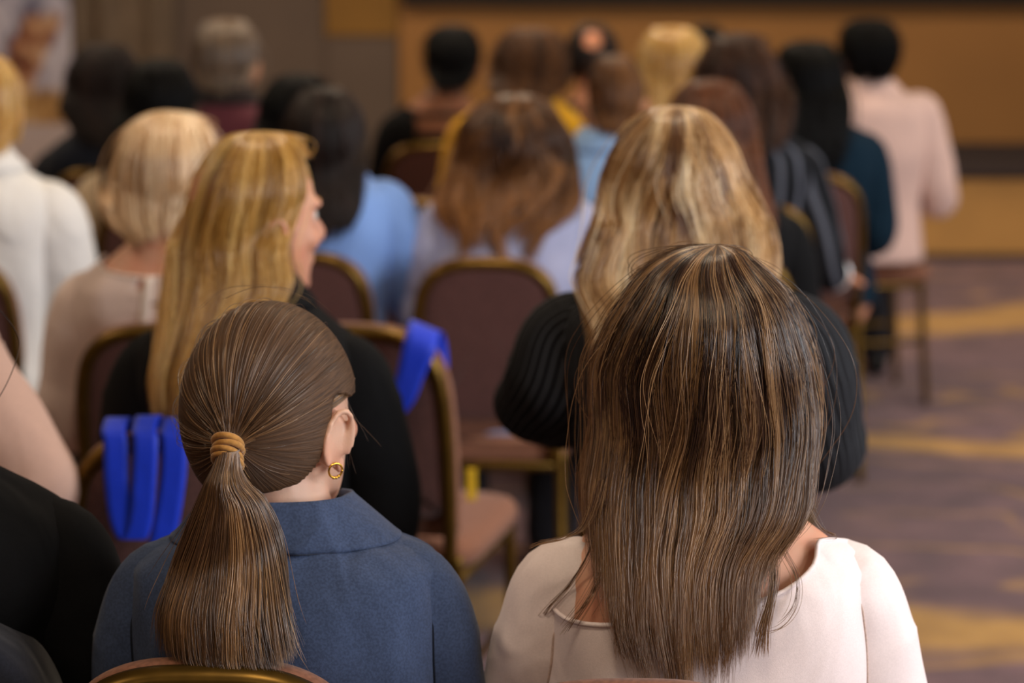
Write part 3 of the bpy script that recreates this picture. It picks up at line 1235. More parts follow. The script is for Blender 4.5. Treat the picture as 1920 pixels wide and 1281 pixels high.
def hair_fall(p, levels, zend, n_str, radius=.0003, clumps=220, endvar=.055, hole=None, wave=(0, 0), jitter=.004, m=18, shell_end=None,
              ysc=1.0, crown=None, layer=(.90, 1.03), clump_amt=.75, messy=.0, curl_in=0.0, open_half=1.05, zface=.062, flyaway=.02,
              curl=0.0, tone_spread=.28, streak=.25, back_only_below=None, yshift=0.0, depth_end=None, seed=1):
    """levels: list of (pixel y, pixel x-left, pixel x-right) silhouettes (at the person's Y) or ('z', zrel, xl, xr) local.
       zend: function(delta)-> z below hair top where a strand ends, delta = angle away from the back direction (0..pi)"""
    rng = np.random.default_rng(seed)
    zl, xl, xr = [], [], []
    for L in levels:
        if L[0] == 'z':
            zl.append(L[1])
            hx_w = float(yawed(p, p.hc)[0])
            xl.append(hx_w + L[2])
            xr.append(hx_w + L[3])
        else:
            zr = p.ztop - at(L[1], L[0], p.Y)[2]
            w_ = min(max((zr - .17) / .14, 0), 1)
            Ye = p.Y - .15 * w_ * w_ * (3 - 2 * w_)
            a = at(L[1], L[0], Ye)
            b_ = at(L[2], L[0], Ye)
            zl.append(a[2] - p.ztop)
            xl.append(a[0] - p.base[0])
            xr.append(b_[0] - p.base[0])
    zl = np.array(zl)
    zl[0] = 0.0
    xl, xr = np.array(xl), np.array(xr)
    yc0 = p.hc[1] * 1.0
    hc_l = yawed(p, p.hc)
    face = face_dir = math.pi / 2 + p.yaw + p.hyaw

    def surf(phi, z, rho):
        L_, R_ = pchip(z, zl, xl), pchip(z, zl, xr)
        cx, hw = (L_ + R_) / 2, (R_ - L_) / 2
        B, F = head_depth(z, p.hs)
        c, s = np.cos(phi), np.sin(phi)
        x = cx + hw * rho * c
        y = hc_l[1] + yshift + np.where(s < 0, B, F) * ysc * rho * s
        return x, y

    def ang_back(phi):
        d = np.abs((phi - (face_dir + math.pi) + math.pi) % (2 * math.pi) - math.pi)
        return d

    # cut the face opening
    def zend_full(phi):
        d = ang_back(phi)
        ze = zend(d)
        op = math.pi - open_half
        return np.where(d > op, -zface, ze)

    # clump guides
    gphi = rng.uniform(0, 2 * math.pi, clumps)
    gl = rng.uniform(layer[0], layer[1], clumps)
    gt = rng.normal(.5, streak, clumps)
    gph = rng.uniform(0, 6.28, (clumps, 3))
    gend = rng.normal(0, 1, clumps)
    ci = rng.integers(0, clumps, n_str)
    own = rng.normal(0, 1, n_str) * (2 * math.pi / clumps) * 1.6
    phi0 = gphi[ci] + own
    rho = gl[ci] + rng.normal(0, .02, n_str)
    ze = zend_full(phi0) * (1 + endvar * gend[ci] + .035 * rng.normal(0, 1, n_str))
    short = rng.random(n_str) < .06
    ze = np.where(short, ze * rng.uniform(.5, .95, n_str), ze)
    # start on the scalp
    z0 = -.085 * rng.random(n_str) ** 2.6 * np.where(ang_back(phi0) > math.pi - open_half, .3, 1)
    z0 = np.maximum(z0, ze * .5)
    t = np.linspace(0, 1, m)
    # denser sampling near the crown, where the curvature is high
    tt = t ** 1.45
    Z = z0[:, None] + (ze - z0)[:, None] * tt[None, :]
    PH = phi0[:, None] + (gphi[ci] - phi0)[:, None] * np.clip((tt - .15) * clump_amt * 1.3, 0, clump_amt)[None, :]
    PH = PH + .10 * messy * np.sin(gph[ci, 0][:, None] + Z * 25)
    RH = rho[:, None] * np.ones(m)[None, :]
    RH = RH * (0.93 + .07 * np.clip(tt * 6, 0, 1))[None, :]
    x, y = surf(PH, Z, RH)
    # waves per clump
    wa, wk = wave
    grow = np.clip(-Z / .25, 0, 1)
    if wa:
        kk = wk * (1 + .25 * np.sin(gph[ci, 2]))[:, None]
        x = x + wa * grow * np.sin(Z * kk + gph[ci, 0][:, None]) * np.abs(np.sin(PH)) ** .5 + wa * .35 * grow * rng.normal(0, 1, n_str)[:, None]
        y = y + wa * .8 * grow * np.sin(Z * kk * 1.1 + gph[ci, 1][:, None])
    if curl:
        q = rng.uniform(0, 6.28, (n_str, 3))
        k2 = 2 * math.pi / .035
        arc = (ze - z0)[:, None] * tt[None, :]
        x = x + curl * np.sin(arc * k2 + q[:, :1])
        y = y + curl * np.sin(arc * k2 * 1.1 + q[:, 1:2])
        Z = Z + curl * .7 * np.sin(arc * k2 * .9 + q[:, 2:3])
    if curl_in:
        ti = np.clip((tt - .72) / .28, 0, 1)[None, :] ** 2
        cx = (xl[-1] + xr[-1]) / 2
        x = x + (cx - x) * curl_in * ti
        y = y + (hc_l[1] - y) * curl_in * ti
    # strand scatter and fly-aways
    J = rng.normal(0, jitter, (n_str, 3, 1)) * (tt ** 1.3)[None, None, :]
    fa = rng.random(n_str) < flyaway
    amp = np.where(fa, rng.uniform(.006, .022, n_str), 0)
    fd = rng.normal(0, 1, (n_str, 2))
    x = x + J[:, 0] + (amp * fd[:, 0])[:, None] * np.sin(tt * 3.0)[None, :]
    y = y + J[:, 1] + (amp * fd[:, 1])[:, None] * np.sin(tt * 2.6)[None, :]
    Zw = p.ztop + Z + J[:, 2] * .3
    Zw = Zw + np.where(fa, rng.uniform(0, .006, n_str), 0)[:, None] * np.sin(tt * 3.1)[None, :]
    # lie on the back instead of sinking into it
    lp = unyawed(p, np.stack([x, y, Zw], -1))
    yb = torso_back_y(p, lp[..., 0], Zw, p.shirt_off + .006)
    lay = rng.uniform(0, .016, n_str)[:, None]
    back_s = (np.sin(phi0) < .35)[:, None] if abs(math.sin(face)) > .5 else np.ones((n_str, 1), bool)
    lp[..., 1] = np.where(back_s & (yb < 8), np.minimum(lp[..., 1], yb - lay), lp[..., 1])
    lp = drape_slope(lp, Zw, p.ztop)
    P = yawed(p, lp)
    tone = gt[ci] + rng.normal(0, tone_spread * .5, n_str)
    # shell under the strands
    nphi, nz = 72, 40
    A = np.arange(nphi) * 2 * math.pi / nphi
    zes = zend_full(A)
    lim = shell_end if shell_end is not None else .82
    smooth_e = zes * np.where(ang_back(A) > math.pi - open_half, .95, lim)
    V, UV = [], []
    for k in range(nz):
        q = (k / (nz - 1)) ** 1.5
        z = smooth_e * q - .0006
        taper = 1 - .12 * np.clip((q - .75) / .25, 0, 1)
        xx, yy = surf(A, z, (layer[0] - .035) * taper * np.ones(nphi))
        zz = p.ztop + z - .010
        l3 = unyawed(p, np.stack([xx, yy, zz], -1))
        ybk = torso_back_y(p, l3[:, 0], zz, p.shirt_off + .003)
        bs = (np.sin(A) < .35) if abs(math.sin(face)) > .5 else np.ones(nphi, bool)
        l3[:, 1] = np.where(bs & (ybk < 8), np.minimum(l3[:, 1], ybk), l3[:, 1])
        V.append(l3)
        UV.append(np.stack([A / 6.283, np.full(nphi, q)], 1))
    V = np.stack(V, 1)
    V = drape_slope(V, V[..., 2], p.ztop)
    V = yawed(p, V.transpose(1, 0, 2).reshape(-1, 3))
    faces = grid_faces(nz, nphi) + [tuple(range(nphi))]
    if hole is not None:
        rel = V - np.array([hc_l[0], hc_l[1], p.ztop])
        bad = hole(rel)
        faces = [f for f in faces if not any(bad[i] for i in f)]
        badp = hole(P - np.array([hc_l[0], hc_l[1], p.ztop])).any(1)
        P, tone = P[~badp], tone[~badp]
    mb = MB().add(V, faces, np.concatenate(UV))
    sh = mb.build('hair', p.hair_mats[1], p.e, True, [('SOLIDIFY', dict(thickness=.006, offset=-1))])
    strands_object('hair_strands', P, radius, tone, p.hair_mats[0], sh)
    return sh


def zpix(p, py, dy=.15):
    return p.ztop - float(at(960, py, p.Y - dy)[2])


def drape_slope(lp, Z, ztop, slope=.42):
    w = np.clip((ztop - Z - .11) / .05, 0, 1)
    Y0 = lp[..., 1].copy()
    for i in range(lp.shape[1] - 2, -1, -1):
        dz = np.maximum(Z[:, i] - Z[:, i + 1], 0)
        lp[:, i, 1] = np.minimum(lp[:, i, 1], lp[:, i + 1, 1] + slope * dz + .001)
    for _ in range(3):
        lp[:, 1:-1, 1] = .5 * lp[:, 1:-1, 1] + .25 * (lp[:, :-2, 1] + lp[:, 2:, 1])
    lp[..., 1] = Y0 * (1 - w) + lp[..., 1] * w
    return lp


def hair_mats(key, dark, mid, light, tip=None, rough=.3, gloss=.9):
    return (hair_strand_mat('hair_strands_' + key, dark, mid, light, tip, rough, gloss), hair_shell_mat('hair_base_' + key, dark, mid))


def auto_levels(hw=.083, end=.20, nape=.8, hs=1.0):
    z = [0, -.004, -.015, -.035, -.065, -.10, -.14, -.18, -.24]
    w = [.002, .36, .62, .83, .96, 1.0, .985, .90, nape]
    return [('z', a * hs, -hw * b, hw * b) for a, b in zip(z, w)]


def zend_const(back, side=None, power=1.0):
    side = back if side is None else side
    return lambda d: -(back + (side - back) * np.clip(d / 2.1, 0, 1) ** power)


def hair_ponytail(p, tie_l, tail_levels, n_cap, n_tail, radius, seed=3):
    """hair combed back over the skull to a tie, then a hanging tail"""
    rng = np.random.default_rng(seed)
    R = np.array([.0835, .104, .112]) * p.hs
    ctr = np.array([0, -.004, .004]) * p.hs

    def hairline(y):
        return np.interp(y, [-.11, -.075, -.05, -.035, -.012, .012, .035, .055, .08, .1], [-.066, -.066, -.060, -.044, .020, .022, .012, .018, .050, .062])

    def proj_tie(t):
        d_ = np.array(t) / R
        d_ /= np.linalg.norm(d_)
        w = yawed(p, head_to_local(p, (d_ * R + ctr + np.array([0, -.012, -.004]))[None]))[0] + p.base
        zc = w[1] * CT + (HCAM - w[2]) * ST
        return 960 + FPX * w[0] / zc, 640.5 + FPX * ((HCAM - w[2]) * CT - w[1] * ST) / zc, d_
    best = None
    for tx_ in np.linspace(-.05, .05, 41):
        for tz_ in np.linspace(-.085, .02, 43):
            a_, b_, d_ = proj_tie((tx_, -.095, tz_))
            e_ = (a_ - tie_l[0]) ** 2 + (b_ - tie_l[1]) ** 2
            if best is None or e_ < best[0]:
                best = (e_, d_)
    T = best[1]
    # roots
    U = rng.normal(0, 1, (n_cap * 3, 3))
    U /= np.linalg.norm(U, axis=1)[:, None]
    pos = U * R
    ok = pos[:, 2] > hairline(pos[:, 1])
    U = U[ok][:n_cap]
    n = len(U)
    m = 20
    # clumps by direction around the tie
    ref = np.cross(T, [1, 0, 0])
    ref /= np.linalg.norm(ref)
    ref2 = np.cross(T, ref)
    az = np.arctan2(U @ ref2, U @ ref)
    nc = 330
    gaz = np.sort(rng.uniform(-math.pi, math.pi, nc))
    ci = np.abs(((az[:, None] - gaz[None, :] + math.pi) % (2 * math.pi)) - math.pi).argmin(1)
    gt = np.clip(rng.normal(.45, .17, nc), 0, 1)
    gl = rng.normal(0, .006, nc)
    om = np.arccos(np.clip(U @ T, -1, 1))
    tt = np.linspace(0, 1, m)
    so = np.sin(om)[:, None] + 1e-6
    D = (np.sin((1 - tt)[None, :] * om[:, None]) / so)[..., None] * U[:, None, :] + (np.sin(tt[None, :] * om[:, None]) / so)[..., None] * T[None, None, :]
    # hair is combed in flatter arcs: pull directions slightly backwards first
    lift = np.sin(tt * math.pi)[None, :]
    thick = (1.0 + gl[ci] + rng.normal(0, .006, n))[:, None] + .012 * lift
    q = gaz[ci] - az
    q = (q + math.pi) % (2 * math.pi) - math.pi
    # rotate towards clump azimuth about T
    a = q[:, None] * (.7 * np.clip(tt * 1.5, 0, 1))[None, :]
    ca, sa = np.cos(a)[..., None], np.sin(a)[..., None]
    cr = np.cross(np.broadcast_to(T, D.shape), D)
    dt = (D @ T)[..., None]
    D = D * ca + cr * sa + T * dt * (1 - ca)
    H = D * R * thick[..., None] + ctr
    tie = T * R * 1.0 + ctr
    tie_out = tie + np.array([0, -.012, -.004])
    # gather on to a small ring at the tie
    g = np.clip((tt - .78) / .22, 0, 1)[None, :, None] ** 1.5
    side = D - T * (D @ T)[..., None]
    side = side[:, 8:9]
    side = side / (np.linalg.norm(side, axis=2)[..., None] + 1e-9)
    H = H * (1 - g) + (tie_out + side * .0115 * np.clip(rng.normal(1, .15, n), .4, 1.2)[:, None, None]) * g
    fa = rng.random(n) < .012
    H = H + (np.where(fa, rng.uniform(.002, .010, n), 0)[:, None] * np.sin(tt * math.pi)[None, :])[..., None] * D
    H = H + rng.normal(0, .0006, (n, 1, 3)) * tt[None, :, None]
    P = yawed(p, head_to_local(p, H.reshape(-1, 3))).reshape(n, m, 3)
    tone = gt[ci] + rng.normal(0, .2, n)
    # shell of combed hair
    V, UV, F = [], [], []
    nu, nv = 144, 90
    for i in range(nv):
        th = math.pi * (i + .3) / nv
        for j in range(nu):
            f_ = 2 * math.pi * j / nu
            V.append((math.sin(th) * math.cos(f_), math.sin(th) * math.sin(f_), math.cos(th)))
    V = np.array(V)
    keepv = (V * R)[:, 2] > hairline((V * R)[:, 1]) - .002
    Vs = V.copy()
    Vs[:, 2] = np.where(keepv, V[:, 2], np.maximum(V[:, 2], (hairline((V * R)[:, 1]) - .002) / R[2]))
    W = Vs * R * .975 + ctr
    for (a_, b_, c_, d_) in grid_faces(nv, nu):
        if keepv[a_] or keepv[b_] or keepv[c_] or keepv[d_]:
            F.append((a_, b_, c_, d_))
    F.append(tuple(range(nu)))
    uv = np.stack([np.arctan2(V @ ref2, V @ ref) / 6.283, V @ T], 1)
    sh = MB().add(yawed(p, head_to_local(p, W)), F, uv).build('hair', p.hair_mats[1], p.e, True, [('SOLIDIFY', dict(thickness=.006, offset=-1))])
    strands_object('hair_strands', P, radius, tone, p.hair_mats[0], sh)
    # ---- tail
    tw = yawed(p, head_to_local(p, tie_out[None]))[0]
    zl, xl, xr = [], [], []
    for (py, a_, b_) in tail_levels:
        Yt = p.base[1] + tw[1] - .006 if py < 900 else p.Y - .155
        A, B = at(a_, py, Yt), at(b_, py, Yt)
        zl.append(A[2])
        xl.append(A[0] - p.base[0])
        xr.append(B[0] - p.base[0])
    zl, xl, xr = map(np.array, (zl, xl, xr))
    ncl = 90
    gph = rng.uniform(0, 2 * math.pi, ncl)
    gr = np.sqrt(rng.uniform(0.02, 1, ncl))
    gt2 = np.clip(rng.normal(.52, .25, ncl), 0, 1)
    ci = rng.integers(0, ncl, n_tail)
    ph_ = gph[ci] + rng.normal(0, .16, n_tail)
    rr = np.clip(gr[ci] + rng.normal(0, .10, n_tail), 0, 1.02)
    m = 20
    tt = np.linspace(0, 1, m)
    zend = zl[-1] + np.abs(rng.normal(0, .020, n_tail)) * 1.2 + (rr * np.abs(np.cos(ph_))) ** 3 * .02
    sh_ = rng.random(n_tail) < .12
    zend = np.where(sh_, zend + rng.uniform(0, .10, n_tail), zend)
    Z = zl[0] + (zend - zl[0])[:, None] * tt[None, :]
    L_, R_ = pchip(Z, zl, xl), pchip(Z, zl, xr)
    dep = pchip(Z, zl[::1], np.interp(np.arange(len(zl)), [0, 1, 2, len(zl) - 1], [.014, .017, .024, .022]))
    wob = rng.uniform(0, 6.28, (ncl, 2))
    X = (L_ + R_) / 2 + (R_ - L_) / 2 * (rr * np.cos(ph_))[:, None] + .0035 * np.sin(Z * 30 + wob[ci, 0][:, None]) * tt[None, :]
    X = X + rng.normal(0, .0022, n_tail)[:, None] * tt[None, :] + np.where(rng.random(n_tail) < .03, rng.normal(0, .012, n_tail), 0)[:, None] * (tt ** 2)[None, :]
    yc = tw[1] + (-.012 - .012 * np.sin(np.clip(tt * 1.6, 0, 1) * math.pi))[None, :]
    Yy = yc + dep * (rr * np.sin(ph_))[:, None] + .003 * np.sin(Z * 26 + wob[ci, 1][:, None]) * tt[None, :]
    lp = unyawed(p, np.stack([X, Yy, Z], -1))
    yb = torso_back_y(p, lp[..., 0], Z, p.shirt_off + .034 * np.clip((p.zs + .12 - Z) / .05, 0, 1) * 0 + .012)
    lp[..., 1] = np.where(yb < 8, np.minimum(lp[..., 1], yb - .004 - (.016 * (1 - np.sin(ph_)) * rr)[:, None]), lp[..., 1])
    ya = lp[..., 1].copy()
    lp = drape_slope(lp, Z, zl[0] + .11 - .035, .6)
    P = yawed(p, lp)
    tail = MB()
    nphi, nz = 32, 30
    A = np.arange(nphi) * 2 * math.pi / nphi
    V, UV = [], []
    for k in range(nz):
        z = zl[0] + (zl[-1] + .045 - zl[0]) * k / (nz - 1)
        zz = np.full(nphi, z)
        l, r = pchip(zz, zl, xl), pchip(zz, zl, xr)
        dd = pchip(zz, zl, np.interp(np.arange(len(zl)), [0, 1, 2, len(zl) - 1], [.014, .017, .024, .022]))
        x = (l + r) / 2 + (r - l) / 2 * .86 * np.cos(A)
        y = tw[1] - .012 - .012 * math.sin(min(1, 1.6 * k / (nz - 1)) * math.pi) + dd * .86 * np.sin(A)
        l3 = unyawed(p, np.stack([x, y, zz], -1))
        yb = torso_back_y(p, l3[:, 0], zz, p.shirt_off + .010)
        l3[:, 1] = np.where(yb < 8, np.minimum(l3[:, 1], yb - .002 - .012 * (1 - np.sin(A))), l3[:, 1])
        V.append(l3)
        UV.append(np.stack([A / 6.28, np.full(nphi, k / nz)], 1))
    V = np.stack(V, 1)
    V = drape_slope(V, V[..., 2], zl[0] + .11 - .035, .6)
    V = yawed(p, V.transpose(1, 0, 2).reshape(-1, 3))
    tl = tail.add(V, grid_faces(nz, nphi) + [tuple(range(nphi)), tuple((nz - 1) * nphi + j for j in range(nphi))[::-1]], np.concatenate(UV)).build('ponytail', p.hair_mats[1], p.e)
    strands_object('ponytail_strands', P, radius * 1.05, gt2[ci] + rng.normal(0, .15, n_tail), p.hair_mats[0], tl)
    # tie: coils of mustard elastic
    mt = fabric('mustard_hair_elastic', 'b3803f', .75, .3, 0, 700)
    mb = MB()
    for k in range(4):
        aa = np.linspace(0, 2 * math.pi, 24)
        c0 = tw + np.array([.001 * math.sin(k * 2), -.004 * k * .2, .008 - .0065 * k])
        tilt = .10 * math.sin(k * 1.7 + .4) - .12
        ring = np.stack([c0[0] + .0140 * np.cos(aa), c0[1] - .003 + .0165 * np.sin(aa), c0[2] + tilt * .0165 * np.cos(aa) - .0125 * np.sin(aa)], 1)
        mb.add(*tube(ring, .0036, n=8, seg=48, cap=False))
    mb.build('hair_tie', mt, tl)
    return sh


def stray_locks(p, paths, mat, parent, radius=.00022, seed=77):
    """loose locks: (pixel path, number of strands, spread)"""
    rng = np.random.default_rng(seed)
    allp, tone = [], []
    for path, n, spread, lie in paths:
        pts = []
        for (px, py) in path:
            for dy in (.16, .0):
                w = at(px, py, p.Y - dy) - p.base
                l = unyawed(p, w)
                yb = float(torso_back_y(p, l[0], l[2], p.shirt_off + .012))
                if dy and yb < 8:
                    w = at(px, py, p.Y + yb) - p.base
                    break
                if dy and not lie:
                    continue
                if dy:
                    w = at(px, py, p.Y - .10) - p.base
                    break
            pts.append(w)
        C = catmull(pts, 14)
        for k in range(n):
            o1 = rng.normal(0, spread, 3) * np.array([1, .4, .3])
            o2 = rng.normal(0, spread, 3) * np.array([1.2, .4, .5])
            t = np.linspace(0, 1, 14)[:, None]
            cut = rng.uniform(.75, 1.0)
            Pk = catmull(C[:max(6, int(14 * cut))], 14)
            allp.append(Pk + o1 * (1 - t) + o2 * t)
            tone.append(rng.normal(.6, .2))
    return strands_object('loose_hair', np.array(allp), radius, np.array(tone), mat, parent)


# ---- colour sets
HM = {
    'chestnut': hair_mats('chestnut', '382619', '6c4e35', 'b58a5a', None, .3),
    'brunette': hair_mats('brunette', '24160f', '4a3125', 'ac875f', '8e6642', .27, .8),
    'golden': hair_mats('golden', '8a5f24', 'cb9a48', 'e8c780', None, .3),
    'sandy': hair_mats('sandy', '70492a', 'd2a56c', 'f4dcb2', None, .3),
    'ash': hair_mats('ash', 'b48a5c', 'dfb98c', 'f4debb', None, .3),
    'brown': hair_mats('brown', '2a1910', '52341f', '8a5f36', 'a06c3a', .35, .4),
    'auburn': hair_mats('auburn', '361d11', '5a3320', '7c4a2c', None, .4, .35),
    'black': hair_mats('black', '050506', '08080a', '0e0d0d', None, .5, .15),
    'darkbrown': hair_mats('darkbrown', '100b0a', '1f1512', '382620', None, .45, .3),
    'curlbrown': hair_mats('curlbrown', '2e1c12', '5c3a20', '8a5c30', None, .4, .35),
    'umber': hair_mats('umber', '1c100b', '3a2318', '5c3a26', None, .45, .3),
    'grey': hair_mats('grey', '33291f', '6e5a48', '9a8064', None, .35),
}
SK_PALE, SK_MID, SK_DARK = 'e3b79e', 'd39c7c', '7a4a30'

F_blazer = fabric('slate_blue_wool_blazer', '3c4a68', .85, .1, .75, 1100, var=.16)
F_blouse = fabric('pale_pink_satin_blouse', 'f5e6e6', .5, .15, .5, 1500, .35, var=.03)
F_black = fabric('black_jacket_cloth', '0b0c0f', .9, .0, .5)
F_pin = fabric('black_pinstripe_wool', '121317', .9, .0, .4, stripes=(115, '3f4248', .25, 0))
F_stripe = fabric('dark_grey_striped_cloth', '14161b', .9, .0, .4, stripes=(19, '5a5e6a', .25, 0))
F_cream = fabric('cream_chiffon_blouse', 'e8d2ca', .7, .2, .4, var=.04)
F_creamtrim = fabric('white_blouse_piping', 'f2e4da', .7, .2, .0, var=.02)
F_white = fabric('white_cotton_shirt', 'ebeae8', .8, .1, .8, var=.03)
F_beige = fabric('rose_beige_jersey', 'd2ad9c', .85, .2, .3, var=.05)
F_cardi = fabric('cream_cardigan_knit', 'c9b395', .9, .3, .4)
F_navy = fabric('navy_knit', '151a26', .9, .1, .4)
F_maroon = fabric('maroon_sweater', '5e2c34', .9, .3, .4)
F_sky = fabric('light_blue_blazer_cloth', '7fa6ea', .8, .2, .5, var=.06)
F_lav = fabric('lavender_white_shirt', 'b9c0e4', .75, .15, .6, var=.04)
F_yellow = fabric('bright_yellow_knit', 'e8ac10', .85, .2, .3)
F_denim = fabric('denim_blue_shirt', '86a8d4', .85, .2, .5, var=.12)
F_teal = fabric('dark_teal_jacket', '0a2434', .9, .0, .4)
F_pink = fabric('dusty_pink_jacket', 'dcbcb2', .8, .2, .5, var=.05)
F_dark = fabric('dark_brown_top', '231b1b', .9, .1, .4)

# ================================================================== front row
P = {}
P['pony'] = build_person(dict(
    key='pony', Y=2.38, head=(497, 550), tx=533, sw=.150, pad=1.0, hyaw=-.46, hroll=-.05, hpitch=.02, voxel=.0042, skin=SK_PALE, hs=1.04,
    lean=.0, zs_drop=.297, top_name='blazer', top_mat=F_blazer, neck='vee', collar=('blazer', None), hair_mats=HM['chestnut'], shirt_off=.016,
    sleeve_r=.97, neck_r=.049, slide=.0, folds=1.2, seam=fabric('blazer_seam_shade', '171c28', .9, 0, 0), arms={'R': ((.166, .03, -.31), (.08, .29, -.37)), 'L': ((.160, .03, -.31), (.08, .29, -.37))}, label='person with a brown ponytail and gold earring in a slate-blue blazer, front left'))  # seam colour: near-black blue painting the shade in the armhole groove
p = P['pony']
hp_ = hair_ponytail(p, (430, 843),
              [(840, 412, 450), (868, 404, 452), (895, 392, 464), (945, 370, 490), (1010, 344, 517), (1080, 318, 534), (1160, 300, 547), (1215, 302, 558), (1250, 330, 566)],
              18000, 10000, .00024)
stray_locks(p, [([(640, 740), (660, 790), (650, 850), (655, 900)], 5, .004, False),
                ([(648, 760), (690, 810), (720, 850)], 2, .004, False),
                ([(600, 780), (602, 850), (600, 900)], 2, .002, False),
                ([(350, 700), (330, 760), (345, 830)], 5, .004, False),
                ([(380, 580), (430, 542), (520, 540), (600, 570)], 3, .004, False),
                ([(420, 560), (480, 540), (560, 552), (620, 600)], 3, .004, False)], HM['chestnut'][0], hp_, .0001)
# gold hoop earring in the right ear
ear = yawed(p, head_to_local(p, np.array([[.081, -.012, -.049]]) * p.hs))[0]
aa = np.linspace(0, 2 * math.pi, 25)
hoop = np.stack([ear[0] + .0075 * np.cos(aa) * .9, ear[1] - .004 + .0045 * np.cos(aa), ear[2] - .004 + .0078 * np.sin(aa)], 1)
m_earring = plain('polished_gold', 'e0b04a', .18, 1.0)
eo = MB().add(*tube(hoop, .0013, n=8, seg=40, cap=False)).build('earring', m_earring, p.e)
mb = MB()
for a_ in (-1.9, -1.5, -1.1):
    c_ = (ear[0] + .0075 * math.cos(a_) * .9, ear[1] - .004 + .0045 * math.cos(a_), ear[2] - .004 + .0078 * math.sin(a_))
    mb.add(*ellipsoid(c_, (.002, .002, .002), 8, 6))
mb.build('earring_stones', m_earring, eo)

P['brun'] = build_person(dict(
    key='brun', Y=2.38, head=(1345, 459), tx=1318, sw=.168, hyaw=.0, voxel=.006, skin='e0ab8e', hs=1.06, zs_drop=.305, lean=.01,
    top_name='blouse', top_mat=F_blouse, neck='boat', neck_turn=.55, neck_shift=.018, hair_mats=HM['brunette'], sleeve_gather=True, sleeve_r=1.06, seam=fabric('blouse_seam_shade', 'c9b0a6', .8, 0, 0), fat=1.1, folds=1.3,  # seam colour: darker pink painted in as shade along the sleeve joint
    shirt_off=.010, arms={'R': ((.208, .02, -.30), (.10, .27, -.37)), 'L': ((.200, .04, -.31), (.09, .29, -.37))},
    label='person with long straight brown hair in a pale pink blouse, front right'))
ze_ = zpix(P['brun'], 1222)
hb_ = hair_fall(P['brun'], [(459, 1340, 1350), (464, 1292, 1385), (482, 1240, 1412), (505, 1207, 1436), (547, 1178, 1470), (614, 1140, 1497), (690, 1116, 1514), (780, 1116, 1520),
                      (880, 1112, 1528), (960, 1106, 1532), (1010, 1106, 1510), (1060, 1112, 1462), (1130, 1116, 1442), (1200, 1126, 1434), (1260, 1150, 1425)],
          lambda d: -np.interp(d, [0, .75, 1.0, 1.35, 1.8, 3.2], [ze_, ze_ - .01, ze_ - .05, ze_ - .12, .28, .28]), 22000, .00027, clumps=260, jitter=.0035,
          m=18, layer=(.93, 1.01), shell_end=.80, flyaway=.03, streak=.32, seed=11, endvar=.045, messy=.5, open_half=.9)

stray_locks(P['brun'], [
    ([(1135, 920), (1112, 1020), (1075, 1090), (1030, 1140), (1012, 1165)], 12, .003, True),
    ([(1150, 950), (1140, 1050), (1110, 1120), (1080, 1165), (1062, 1192)], 22, .005, True),
    ([(1125, 900), (1100, 980), (1060, 1008), (1010, 1020), (985, 1030)], 12, .003, True),
    ([(1440, 960), (1465, 1030), (1492, 1085), (1488, 1140), (1455, 1178), (1400, 1185)], 9, .0028, True),
    ([(1500, 900), (1535, 985), (1560, 1005), (1520, 1010)], 7, .003, True),
    ([(1440, 1000), (1450, 1090), (1432, 1180), (1425, 1240)], 70, .004, True),
    ([(1190, 1000), (1175, 1100), (1165, 1200), (1170, 1240)], 60, .004, True),
], HM['brunette'][0], hb_)

P['blackleft'] = build_person(dict(
    key='blackleft', Y=2.45, head=(-185, 470), tx=-165, sw=.18, skin=SK_MID, zs_drop=.262, pad=.2, top_name='jacket', top_mat=F_black, neck='vee', sleeve_r=1.08,
    hair_mats=HM['darkbrown'], arms={'R': ((.23, .02, -.31), (.12, .27, -.37))}, label='person in black at the left edge of the front row, head out of frame'))
hair_fall(P['blackleft'], auto_levels(.088), zend_const(.24, .20), 4000, .0005, seed=5)

# ================================================================== second row
P['profile'] = build_person(dict(
    key='profile', Y=3.40, head=(456, 246), tx=497, sw=.165, yaw=-.12, hyaw=-.85, hroll=.0, voxel=.0055, skin='dda488', hs=1.05, zs_drop=.278,
    top_name='jacket', top_mat=F_black, neck='vee', collar=('blazer', None), hair_mats=HM['golden'], sleeve_r=1.1, hy_off=.0,
    label='person with long golden hair in a black jacket, face turned right'))
hair_fall(P['profile'], [(246, 476, 484), (250, 440, 520), (268, 406, 552), (300, 382, 570), (345, 364, 576), (400, 352, 562), (450, 345, 556), (520, 338, 566), (600, 322, 520), (710, 312, 440)],
          lambda d: -np.interp(d, [0, 1.0, 1.6, 2.2, 3.2], [.37, .37, .29, .25, .25]), 9000, .00055, clumps=150, wave=(.006, 22), jitter=.004,
          layer=(.9, 1.02), seed=12, open_half=.58, zface=.036, endvar=.1, shell_end=.8, ysc=1.0)

